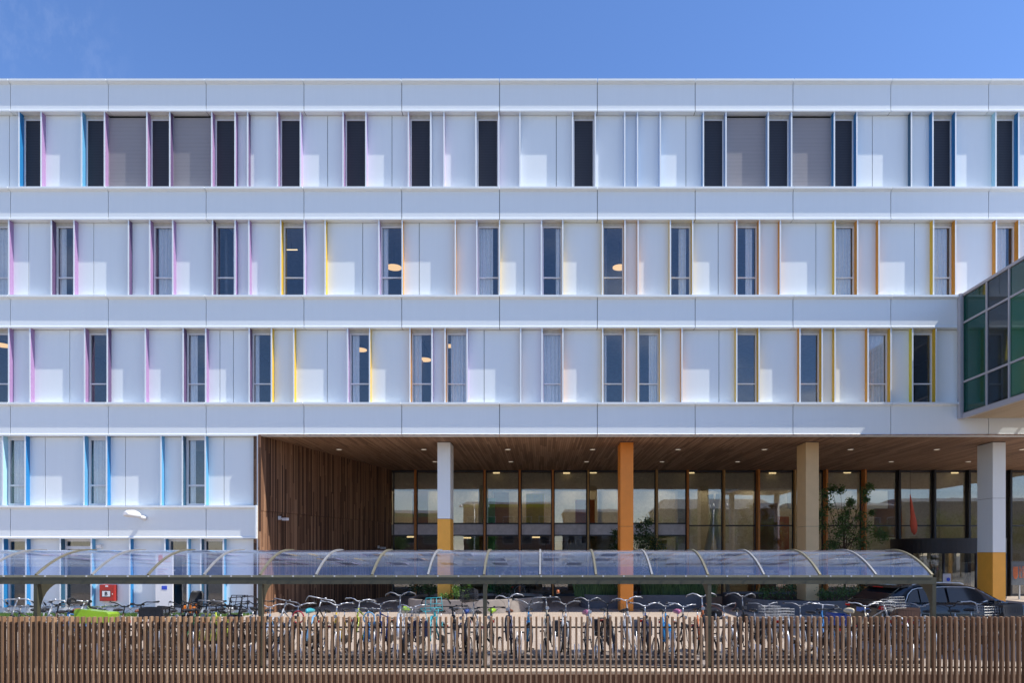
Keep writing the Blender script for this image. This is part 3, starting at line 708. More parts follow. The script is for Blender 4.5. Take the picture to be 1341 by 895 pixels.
# ------------------------------------------------------------------ bicycle shelter
DP = 13.6; posts = [7.79-4.464*k for k in range(6)]
SH = thing('bicycle_shelter', (-3.4, DP, 0), 'long bicycle shelter with olive posts and curved clear roof', 'bicycle shelter')
ZBm = 1.80
for x in posts:
    m = MB(); m.box(x-.037, x+.037, DP-.04, DP+.06, 0, ZBm-.005)
    p = m.build('post', M['shelter'], SH)
    m = MB()                                              # curved knee plate running back under the roof
    c = []
    for i in range(9):
        a = R(90*i/8); c.append((DP+.06+.62*(1-math.cos(a)), 1.05+.62*math.sin(a)))
    poly = [(DP+.061,1.05)] + c[1:] + [(DP+.68,1.80),(DP+.061,1.80)]
    n = len(poly); vs = [(x-.02,y,z) for y,z in poly]+[(x+.02,y,z) for y,z in poly]
    m.add(vs, [tuple(reversed(range(n))), tuple(range(n,2*n))]+[(i,(i+1)%n,n+(i+1)%n,n+i) for i in range(n)]); m.build('bracket', M['shelter'], p)
    m = MB(); m.box(x-.09, x+.09, DP-.09, DP+.11, .031 if False else .004, .018); m.build('base_plate', M['shelter'], p)
xa, xb = posts[-1]-.04, posts[0]+.04
m = MB(); m.box(xa, xb, DP-.045, DP+.065, ZBm-.132, ZBm); m.build('front_beam', M['shelter'], SH)
m = MB(); m.box(xa, xb-.08, DP-.055, DP+.03, ZBm+.002, ZBm+.045, 0)
xx = xa+.2
while xx < xb-.15: m.obox((xx, DP-.062, ZBm+.026), (.014,0,0), (0,.008,0), (0,0,.012), 1); xx += .41
m.build('clamping_strip', [M['ribgold'], M['chrome']], SH)
def arcpt(t, off=0.): 
    s = t/90; y, z = DP+1.60*s, ZBm+.045+.505*(1-abs(1-s)**2.1*(1 if s < 1 else .6)); dz = .505*2.1*max(0,1-s)**1.1/1.6
    n = math.hypot(1, dz); return (y-off*dz/n, z+off/n)
angs = [0,6,12,18,25,32,40,48,56,64,72,80,88,96,103]
X0 = posts[0]
for k in range(0, 21):
    x = X0-.02-1.116*k; gold = k % 2 == 0
    m = MB(); w = .021 if gold else .018
    r_ = []
    for t in angs:
        y0, z0 = arcpt(t, -.012); y1, z1 = arcpt(t, .022)
        r_.append([(x-w,y0,z0),(x+w,y0,z0),(x+w,y1,z1),(x-w,y1,z1)])
    m.loft(r_, sm=False)
    m.build('roof_rib', M['ribgold'] if gold else M['ribwhite'], SH)
for b in range(20):
    x1 = X0-.02-1.116*b-.026; x0 = x1-1.116+.052
    m = MB(); r_ = []
    for t in angs:
        y0, z0 = arcpt(t, 0); r_.append([(x0,y0,z0),(x1,y0,z0)])
    m.loft(r_, closed=False, cap=False)
    m.loft([[(x1,y+.003*math.cos(R(t)),z-.003) , (x0,y+.003*math.cos(R(t)),z-.003)] for t, ((_,y,z),_b) in zip(angs, r_)], closed=False, cap=False)
    m.build('roof_sheet', M['poly'], SH)
y1, z1 = arcpt(104, -.02); m = MB(); m.tube([(xa,y1+.02,z1-.02),(xb-.06,y1+.02,z1-.02)], .028, 8); m.build('rear_tube', M['ribwhite'], SH)
y1, z1 = arcpt(72, -.035); m = MB(); m.tube([(xa,y1,z1),(xb-.06,y1,z1)], .012, 6); m.build('purlin', M['ribwhite'], SH)

# ------------------------------------------------------------------ slatted fence
FE = thing('slatted_fence', (0, 12.1, -.9), 'long brown fence of upright timber slats in front of the bicycles', 'fence')
x = -13.0; PITCH = .1004
for s in range(13):
    m = MB(); rg = random.Random(50+s)
    for k in range(20):
        i = s*20+k; xc = -13.05+PITCH*i; dz = rg.uniform(-.006,.006); tw = rg.uniform(-.02,.02); hw = .0182
        lean = rg.uniform(-.004,.004)
        y0, y1 = 12.046+rg.uniform(-.003,.003), 12.128; zt = 1.158+dz
        vs = [(xc-hw,y0,-.88),(xc+hw,y0,-.88),(xc+hw+tw*.05,y1,-.88),(xc-hw+tw*.05,y1,-.88)]
        vs += [(xc-hw+lean+.002,y0+.002,zt-.004),(xc+hw+lean-.002,y0+.002,zt-.004),(xc+hw+lean+tw*.05,y1,zt),(xc-hw+lean+tw*.05,y1,zt)]
        m.add(vs, [(0,3,2,1),(4,5,6,7),(0,1,5,4),(1,2,6,5),(2,3,7,6),(3,0,4,7)])
    m.build('slat_panel', M['fence'], FE)
    a, b = -13.05+PITCH*(s*20)-.05, -13.05+PITCH*(s*20+20)-.055
    for z in (.965, .25): 
        m = MB(); m.box(a, b, 12.133, 12.148, z-.014, z+.014); m.build('rail', M['rail'], FE)
    m = MB(); m.box(a, a+.05, 12.15, 12.2, -.89, -.1); m.build('fence_post', M['rail'], FE)

# ------------------------------------------------------------------ bicycle racks (one per bay)
RD = 14.25
bay_lab = ['steel bicycle rack in the rightmost shelter bay beside the black car','steel bicycle rack in the bay right of the middle shelter post','steel bicycle rack in the bay left of the middle shelter post','steel bicycle rack in the bay with the lime green box','steel bicycle rack at the left picture edge']
for k in range(5):
    x1, x0 = posts[k]-.08, posts[k+1]+.08
    t = thing('bicycle_rack', ((x0+x1)/2, RD, 0), bay_lab[k], 'bicycle rack', 'steel bicycle racks under the shelter')
    m = MB(); m.box(x0, x1, RD-.42, RD-.34, .03, .10); m.build('front_rail', M['rail'], t)
    m = MB(); m.box(x0, x1, RD+.30, RD+.36, .03, .09); m.build('rear_rail', M['rail'], t)
    for j in range(11):
        x = x0+.2+.39*j; hi = j % 2
        m = MB(); zz = .36 if hi else .10
        if hi: m.tube([(x-.03,RD-.38,.1),(x-.03,RD-.38,zz),(x-.03,RD-.2,zz+.03),(x-.03,RD+.33,.09)], .011, 6); m.tube([(x+.03,RD-.38,.1),(x+.03,RD-.38,zz),(x+.03,RD-.2,zz+.03),(x+.03,RD+.33,.09)], .011, 6)
        m.tube([(x-.045,RD-.38,zz),(x-.045,RD-.36,zz+.33),(x+.045,RD-.36,zz+.33),(x+.045,RD-.38,zz)], .010, 6)
        m.build('wheel_holder', M['chrome'], t)

# ------------------------------------------------------------------ bicycles
BM = {}
M['rackgrey'] = mat('galvanised_wire', (.34,.34,.34), .45, .5)
def bmesh_put(name, m, mats):
    me = m.mesh(name); [me.materials.append(x) for x in mats]; BM[name] = me
RA, BB, ST, HT, HL, FA = Vector((0,0,.345)), Vector((0,-.44,.29)), Vector((0,-.23,.82)), Vector((0,-.86,.93)), Vector((0,-.905,.73)), Vector((0,-1.09,.345))
def lerp(a, b, t): return a+(b-a)*t
def stays(m):
    for s in (-.055, .055):
        o = Vector((s,0,0)); m.tube([BB+o*.5, RA+o], .009, 6); m.tube([lerp(BB,ST,.86)+o*.3, RA+o], .008, 6)
    m.tube([BB, ST], .016, 8); m.tube([HL, HT], .019, 8); m.tube([BB-Vector((.035,0,0)), BB+Vector((.035,0,0))], .022, 8)
m = MB(); stays(m); m.tube([lerp(BB,ST,.93), lerp(HL,HT,.85)], .015, 8); m.tube([BB, lerp(HL,HT,.15)], .017, 8); bmesh_put('frame_diamond', m, [M['blackmetal']])
m = MB(); stays(m); m.tube([lerp(BB,ST,.42), lerp(lerp(BB,ST,.3),HL,.5)+Vector((0,0,-.02)), lerp(HL,HT,.8)], .016, 8); m.tube([BB, lerp(BB,HL,.5)+Vector((0,0,-.05)), HL], .018, 8); bmesh_put('frame_step', m, [M['blackmetal']])
m = MB(); stays(m)
pts = [lerp(BB,ST,.1)+Vector((0,-.01,.0)), Vector((0,-.62,.36)), Vector((0,-.76,.50)), Vector((0,-.84,.68)), lerp(HL,HT,.5)]; m.tube(pts, .021, 8); bmesh_put('frame_loop', m, [M['blackmetal']])
def arcs(c, r, a0, a1, n): return [(c[1]+r*math.cos(R(a0+(a1-a0)*i/n)), c[2]+r*math.sin(R(a0+(a1-a0)*i/n))) for i in range(n+1)]
def wheel(): 
    m = MB(); r = .315
    m.tube([(0,r*math.cos(2*math.pi*i/32),r*math.sin(2*math.pi*i/32)) for i in range(32)], .012, 5, closed=True)
    m.tube([(-.05,0,0),(.05,0,0)], [.018,.018], 8)
    for i in range(18):
        a = 2*math.pi*i/18; s = .03 if i % 2 else -.03
        m.tube([(s,.02*math.cos(a+.9),.02*math.sin(a+.9)),(0,r*math.cos(a),r*math.sin(a))], .0016, 3, cap=False)
    return m
bmesh_put('wheel', wheel(), [M['chrome']])
m = MB(); m.tube([(0,.338*math.cos(2*math.pi*i/36),.338*math.sin(2*math.pi*i/36)) for i in range(36)], .021, 7, closed=True); bmesh_put('tyre', m, [M['tyre']])
def guard(c, a0, a1):
    m = MB(); r_ = []
    for y, z in arcs(c, .372, a0, a1, 14):
        d = Vector((0, y-c[1], z-c[2])).normalized()
        p = Vector((0,y,z)); r_.append([tuple(p+Vector((-.03,0,0))-d*.014), tuple(p+Vector((-.02,0,0))+d*.004), tuple(p+Vector((.02,0,0))+d*.004), tuple(p+Vector((.03,0,0))-d*.014), tuple(p+Vector((.02,0,0))-d*.002), tuple(p+Vector((-.02,0,0))-d*.002)])
    m.loft(r_); return m
mg = guard(RA, -10, 170); 
for s in (-.06,.06): mg.tube([RA+Vector((s,0,0)), RA+Vector((s*.5,.36,.06))], .004, 4)
bmesh_put('rear_mudguard', mg, [M['blackmetal']])
mg = guard(FA, 40, 215)
for s in (-.06,.06): mg.tube([FA+Vector((s,0,0)), FA+Vector((s*.5,-.33,-.14))], .004, 4)
bmesh_put('front_mudguard', mg, [M['blackmetal']])
m = MB()
for s in (-.055,.055): m.tube([HL+Vector((s*.8,-.005,-.01)), lerp(HL,FA,.35)+Vector((s,.0,0)), FA+Vector((s,0,0))], [.014,.013,.009], 6)
m.tube([HL+Vector((-.05,0,0)), HL+Vector((.05,0,0))], .016, 6); bmesh_put('fork', m, [M['blackmetal']])
m = MB(); m.tube([(-.03,.0,0),(.03,0,0)], .014, 6)
def saddle():
    m = MB(); r_ = []
    for y, w, h in ((.13,.07,.01),(.11,.095,.035),(.04,.085,.045),(-.04,.045,.04),(-.11,.026,.035),(-.145,.02,.01)):
        r_.append([(w*math.cos(a), y-.2, .965+(h if math.sin(a) > 0 else .03)*math.sin(a)) for a in [2*math.pi*j/10 for j in range(10)]])
    m.loft(r_); return m
bmesh_put('saddle', saddle(), [M['saddle']])
m = MB(); m.tube([ST-Vector((0,-.01,.05)), Vector((0,-.20,.945))], .0125, 8)
for s in (-.025,.025): m.tube([(s,-.10,.945),(s,-.17,.935),(s,-.28,.95)], .004, 4)
bmesh_put('seat_post', m, [M['chrome']])
m = MB(); m.cyl((0,0), .085, -.004, .004, 22)
me = m.mesh('crank'); 
m2 = MB()
m2.add([(.055+z, y-.44, x+.29) for x,y,z in m.v], m.f, 0, False)
m2.tube([(-.062,-.44,.29),(.062,-.44,.29)], .012, 6); m2.tube([(.06,-.44,.29),(.075,-.44-.02,.29-.17)], .010, 6); m2.tube([(-.06,-.44,.29),(-.075,-.44+.02,.29+.17)], .010, 6)
m2.box(.066,.17,-.50,-.42,.105,.13); m2.box(-.17,-.066,-.46,-.38,.45,.475); bmesh_put('crank', m2, [M['blackmetal']])
m = MB(); r_ = []
pr = [(-.55,.29),(-.53,.355),(-.44,.385),(-.2,.39),(.05,.39),(.06,.30),(-.2,.225),(-.44,.19),(-.53,.225)]
n = len(pr); vs = [(.045,y,z) for y,z in pr]+[(.07,y,z) for y,z in pr]; m.add(vs, [tuple(range(n)),tuple(reversed(range(n,2*n)))]+[(i,n+i,n+(i+1)%n,(i+1)%n) for i in range(n)]); bmesh_put('chain_guard', m, [M['plastic']])
m = MB()
for s in (-.06,.06):
    m.tube([(s,-.12,.745),(s,.1,.745),(s,.34,.745)], .006, 5); m.tube([(s,.18,.745),(s,.02,.36)], .005, 5)
m.tube([(-.06,.34,.745),(.06,.34,.745)], .006, 5); m.tube([(-.06,.1,.745),(.06,.1,.745)], .006, 5); m.tube([(0,-.12,.745),(0,.34,.745)], .005, 5); bmesh_put('carrier', m, [M['blackmetal']])
m = MB(); m.obox((0,.375,.68), (.045,0,0), (0,.018,0), (0,0,.03)); bmesh_put('rear_reflector', m, [M['red_lens']])
m = MB(); m.tube([(0,-.985,.86),(0,-1.0,.86),(0,-1.045,.86),(0,-1.055,.86)], [.02,.036,.042,.036], 10); m.tube([(0,-.905,.84),(0,-.99,.86)], .007, 5); bmesh_put('headlight', m, [M['chrome']])
def bar(kind):
    m = MB(); g = MB(); top = {'swept':1.10,'straight':1.12,'upright':1.15,'drop':1.05,'flat':1.06}[kind]
    stem = [HT, lerp(HT, HT+(HT-HL), (top-.93-.02)/.2)]; c = stem[1]
    m.tube([HT-Vector((0,0,.02)), c], .0135, 8)
    q = c+Vector((0,-.05,.02)); m.tube([c, q], .014, 8)
    for s in (-1, 1):
        def P(x,y,z): return q+Vector((s*x,y,z))
        if kind == 'swept': p = [P(0,0,-.01),P(.05,-.0,-.006),P(.12,-.01,.035),P(.20,.02,.055),P(.265,.07,.05),P(.315,.14,.06),P(.335,.21,.06)]
        elif kind == 'straight': p = [P(0,0,0),P(.12,0,0),P(.22,.01,.005),P(.27,.03,.0),P(.30,.09,-.03),P(.32,.16,-.07)]
        elif kind == 'upright': p = [P(0,0,-.01),P(.04,-.01,-.01),P(.10,-.03,.03),P(.19,-.02,.06),P(.26,.05,.05),P(.30,.14,.05),P(.315,.22,.05)]
        elif kind == 'drop': p = [P(0,0,0),P(.15,0,.0),P(.19,-.02,.02),P(.215,-.10,.03),P(.235,-.15,-.02),P(.24,-.13,-.09),P(.24,-.04,-.12)]
        else: p = [P(0,0,0),P(.1,0,.01),P(.2,.02,.012),P(.25,.035,.01),P(.31,.06,.005)]
        cut = len(p)-3
        if kind == 'drop': g.tube(p[1:], .019, 8)
        m.tube(p, .0118, 7)
        if kind != 'drop':
            a, b = Vector(p[-1]), Vector(p[-2]); a2 = lerp(a, b, 1.25) if (a-b).length > .11 else lerp(a,b,1.6)
            g.tube([a+(a-b).normalized()*.012, lerp(a,b,.5), lerp(a,b,1.0)], [.017,.0165,.0155], 8)
        h = Vector(p[-2]); d = (Vector(p[-1])-h).normalized()       # brake lever
        lv = h+Vector((0,-.035,-.015)); m.tube([h+Vector((0,-.012,0)), lv-d*.02, lv+d*.05+Vector((0,-.012,-.005)), lv+d*.115+Vector((0,-.004,-.01))], .0055, 5)
        g.tube([lv-d*.02, q+Vector((s*.20,-.13,-.02)), q+Vector((s*.08,-.12,-.12)), HL+Vector((s*.02,-.03,.02))], .0028, 4)   # cable
    m.tube([q+Vector((.085,.0,.0)), q+Vector((.085,-.005,.035))], [.02,.022], 8)   # bell
    bmesh_put('bar_'+kind, m, [M['chrome']]); bmesh_put('grip_'+kind, g, [M['plastic']])
for k in ('swept','straight','upright','drop','flat'): bar(k)
def wirebox(m, x0,x1,y0,y1,z0,z1, r=.006, nx=4, nz=3, solid=False):
    for z in [z0+(z1-z0)*i/nz for i in range(nz+1)]:
        m.tube([(x0,y0,z),(x1,y0,z),(x1,y1,z),(x0,y1,z)], r, 4, closed=True)
    for i in range(nx+1):
        x = x0+(x1-x0)*i/nx; m.tube([(x,y0,z1),(x,y0,z0),(x,y1,z0),(x,y1,z1)], r*.8, 4)
    for i in range(1, nx):
        y = y0+(y1-y0)*i/nx; m.tube([(x0,y,z1),(x0,y,z0),(x1,y,z0),(x1,y,z1)], r*.8, 4)
m = MB()                                                      # tall tubular front rack
m.tube([(-.22,-1.28,.86),(-.22,-.98,.84),(.22,-.98,.84),(.22,-1.28,.86)], .010, 6, closed=True)
for x in (-.13,0,.13): m.tube([(x,-1.28,.86),(x,-.98,.84)], .007, 5)
m.tube([(-.20,-.98,.84),(-.17,-.95,1.14),(.17,-.95,1.14),(.20,-.98,.84)], .010, 6); m.tube([(-.185,-.965,1.0),(.185,-.965,1.0)], .008, 5); m.tube([(-.07,-.97,.85),(-.06,-.95,1.14)], .008, 5); m.tube([(.07,-.97,.85),(.06,-.95,1.14)], .008, 5)
for s in (-.06,.06): m.tube([(s*2.5,-1.15,.85),(s,-1.09,.36)], .008, 5)
bmesh_put('front_rack', m, [M['blackmetal']])
def crate(x0,x1,y0,y1,z0,z1,t=.012):
    m = MB(); m.box(x0,x1,y0,y1,z0,z0+t)
    for a in ((x0,x1,y0,y0+t),(x0,x1,y1-t,y1),(x0,x0+t,y0+t,y1-t),(x1-t,x1,y0+t,y1-t)):
        m.box(*a, z0+t, z0+.06); m.box(*a, z1-.06, z1)
    w = (z1-z0-.12-.03)/2
    for (x,y) in [(x0+(x1-x0)*i/8, yy) for i in range(9) for yy in (y0+.006,y1-.006)]: m.box(x-.009,x+.009,y-.005,y+.005,z0+.06,z1-.06)
    for (x,y) in [(xx, y0+(y1-y0)*i/6) for i in range(1,6) for xx in (x0+.006,x1-.006)]: m.box(x-.005,x+.005,y-.009,y+.009,z0+.06,z1-.06)
    m.box(x0+.004,x1-.004,y0+.004,y0+.008,z0+.06,z1-.06)
    return m
bmesh_put('front_crate', crate(-.24,.24,-1.30,-.96,.87,1.12), [M['plastic']])
bmesh_put('rear_crate', crate(-.19,.19,-.06,.36,.76,.98), [M['plastic']])
m = MB(); wirebox(m, -.19,.19,-1.27,-.98,.86,1.10, .004, 6, 4); bmesh_put('wire_basket', m, [M['rackgrey']])
m = MB()
for s in (-1,1):
    r_ = []
    for z, k in ((.36,.85),(.40,1),(.68,1),(.73,.8)):
        x0, x1 = s*.075, s*(.075+.13*k); 
        r_.append([(x0,-.06-.0,z),(x1,-.04,z),(x1+s*.01,.12,z),(x1,.28,z),(x0,.30,z)][::s])
    m.loft(r_, sm=False)
m.box(-.075,.075,.02,.22,.752,.765); bmesh_put('pannier', m, [M['plastic']])
m = MB(); r_ = []                                               # child seat shell
for z, w, y in ((.80,.13,.02),(.86,.16,.06),(1.0,.165,.17),(1.2,.16,.22),(1.36,.145,.245),(1.42,.09,.25)):
    r_.append([(-w,y-.10,z),(-w*.9,y+.0,z),(-w*.4,y+.06,z),(w*.4,y+.06,z),(w*.9,y+.0,z),(w,y-.10,z),(w*.85,y-.07,z),(w*.35,y+.025,z),(-w*.35,y+.025,z),(-w*.85,y-.07,z)])
m.loft(r_); m.box(-.15,.15,-.16,.05,.79,.86)
for s in (-1,1): m.box(s*.10-.04, s*.10+.04, -.24,-.16,.45,.82)
bmesh_put('child_seat', m, [M['plastic']])
m = MB()
for s in (-1,1): m.box(s*.07-.022, s*.07+.022, .045,.06,.9,1.12); m.obox((s*.12,-.1,1.0),(.02,0,0),(0,.05,.03),(0,0,.06))
bmesh_put('harness', m, [M['orange_lens']])
m = MB(); r_ = []
for y, w, h in ((.14,.05,.02),(.12,.11,.05),(.04,.10,.065),(-.05,.06,.055),(-.13,.035,.045),(-.16,.015,.01)):
    r_.append([(w*math.cos(a), y-.2, .965+(h if math.sin(a) > 0 else .06)*math.sin(a)) for a in [2*math.pi*j/10 for j in range(10)]])
m.loft(r_); bmesh_put('saddle_cover', m, [M['plastic']])
m = MB(); m.tube([(0,-.955+.14*math.cos(2*math.pi*i/20)*.3,.80+.17*math.cos(2*math.pi*i/20)) if False else (.12*math.sin(2*math.pi*i/20)+.05,-.98,.86+.13*math.cos(2*math.pi*i/20)) for i in range(20)], .016, 6, closed=True); bmesh_put('chain_lock', m, [M['plastic']])
m = MB(); m.tube([(.25,-.95,1.19),(.25,-.95,1.26)], [.035,.03], 10); bmesh_put('bar_light', m, [M['orange_lens']])
m = MB(); r_ = []
for y,k in ((-1.32,.9),(-1.30,1),(-.86,1),(-.84,.9)):
    r_.append([(-.33*k,y,.72),(.33*k,y,.72),(.36*k,y,.90),(.33*k,y,.94),(-.33*k,y,1.03),(-.36*k,y,.96)])
m.loft(r_, sm=False); bmesh_put('cargo_box', m, [M['plastic']])
m = MB(); r_ = []
for z, w in ((.86,.07),(.88,.115),(1.0,.12),(1.05,.11),(1.07,.06)):
    r_.append([(w*math.cos(a), -1.08+w*.8*math.sin(a), z) for a in [2*math.pi*j/12 for j in range(12)]])
m.loft(r_); bmesh_put('front_bag', m, [M['plastic']])
m = MB(); wirebox(m, -.17,.17,-1.24,-.98,1.08,1.32, .007, 7, 5)
m.box(-.165,.165,-1.235,-.985,1.075,1.087); bmesh_put('mesh_basket', m, [M['blackmetal']])

BC = {}
def bcol(name):
    if name not in BC:
        c = {'black':(.02,.02,.022),'silver':(.55,.56,.57),'white':(.72,.72,.70),'grey':(.22,.23,.24),'blue':(.05,.22,.50),'bright blue':(.03,.30,.62),'dark blue':(.02,.04,.17),'light blue':(.20,.45,.68),
             'teal':(.06,.46,.50),'yellow':(.75,.48,.03),'lime':(.52,.60,.06),'orange':(.68,.18,.05),'red':(.50,.03,.04),'brown':(.11,.06,.04),'green':(.05,.20,.07),'purple':(.12,.08,.30),'pink':(.65,.20,.34),'lemon':(.70,.66,.12),
             'neon':(.36,.60,.03),'navy':(.025,.035,.10),'cream':(.65,.58,.42),'darkgrey':(.06,.065,.07),'royal':(.03,.07,.26),'rust':(.45,.13,.05)}[name]
        BC[name] = mat('cycle_paint_'+name.replace(' ','_'), c, .35, 0, .08, 4, coat=.3)
    return BC[name]
brg = random.Random(21)
def bike(px, py, frame, col, barkind, label, barcol='chrome', ex=(), lean=None, yaw=None, d0=None, flip=False, group='parked bicycles under the shelter'):
    hi = py < 785.5
    th = brg.uniform(12.5,15) if hi else brg.uniform(1.0,3.5)
    ybar = 14.72 if hi else 14.78
    if d0: ybar = d0
    lean = brg.uniform(-4,4) if lean is None else lean; yaw = brg.uniform(-5,5) if yaw is None else yaw
    ztop = {'swept':1.17,'straight':1.15,'upright':1.24,'drop':1.10,'flat':1.10}[barkind]
    # place the root so that the bar lands at px
    E = Euler((R(-th), R(lean), R(yaw)), 'XYZ')
    v = E.to_matrix() @ Vector((0,-.93,ztop))
    x = PX(px, ybar) - v.x; yroot = ybar - v.y
    t = thing('bicycle', (x, yroot, .012), label, 'bicycle', group)
    t.rotation_euler = E
    sc_ = 1.0 if d0 else brg.uniform(.95, 1.03)
    axis = (HT-HL).normalized(); ST_M = Matrix.Translation(HT) @ Matrix.Rotation(R(brg.uniform(-13,13)), 4, axis) @ Matrix.Translation(-HT)
    fm = bcol(col); bc = M[barcol] if barcol in M else bcol(barcol)
    if barcol == 'chrome' and brg.random() < .55: bc = M['dullsteel'] if brg.random() < .7 or 'bar' in label else M['blackmetal']
    add = lambda n, me, ms, loc=(0,0,0), par=None: new_obj(n, BM[me], par or t, ms, loc)
    add('frame', 'frame_'+frame, [fm]); add('fork', 'fork', [fm if 'silverfork' not in ex else M['chrome']])
    for nm, c in (('rear_wheel', RA), ('front_wheel', FA)):
        w = add(nm, 'wheel', [M['chrome']], tuple(c)); w.rotation_euler = (brg.uniform(0,6),0,0); add('tyre', 'tyre', [M['tyre']], par=w)
    gcol = fm if 'colguard' in ex else (M['blackmetal'] if col != 'silver' else M['chrome'])
    if 'noguard' not in ex: add('rear_mudguard', 'rear_mudguard', [gcol]); add('front_mudguard', 'front_mudguard', [gcol])
    hb = add('handlebar', 'bar_'+barkind, [bc]); gcl = 'plastic'
    add('grips', 'grip_'+barkind, [M['brown_leather'] if 'browngrips' in ex else bcol('rust') if 'orangegrips' in ex else M['plastic']], par=hb)
    add('saddle', 'saddle', [M['brown_leather'] if 'brownsaddle' in ex else M['saddle']]); add('seat_post', 'seat_post', [M['chrome']])
    add('crank', 'crank', [M['blackmetal']])
    if frame != 'diamond' or brg.random() < .5: add('chain_guard', 'chain_guard', [M['plastic']])
    if 'noguard' not in ex: add('carrier', 'carrier', [M['blackmetal'] if brg.random() < .6 else M['chrome']]); add('rear_reflector', 'rear_reflector', [M['red_lens']])
    if 'nolight' not in ex: add('headlight', 'headlight', [M['rackgrey'] if brg.random() < .6 else M['plastic']])
    for e in ex:
        k, _, c = e.partition(':')
        if k in ('front_rack','front_crate','rear_crate','wire_basket','pannier','child_seat','saddle_cover','chain_lock','bar_light','cargo_box','front_bag','mesh_basket'):
            o = add(k, k, [bcol(c) if c else (BM[k].materials[0])])
            if k in ('wire_basket','mesh_basket','front_bag','bar_light'): o.matrix_local = ST_M
            if k == 'child_seat': add('harness', 'harness', [M['orange_lens']], par=o)
    for ch in t.children:
        if ch.name.split('.')[0] in ('handlebar','fork','front_mudguard','headlight'): ch.matrix_local = ST_M
        if ch.name.split('.')[0] == 'front_wheel': ch.matrix_local = ST_M @ ch.matrix_local.copy()
    t.scale = (sc_,)*3
    return t
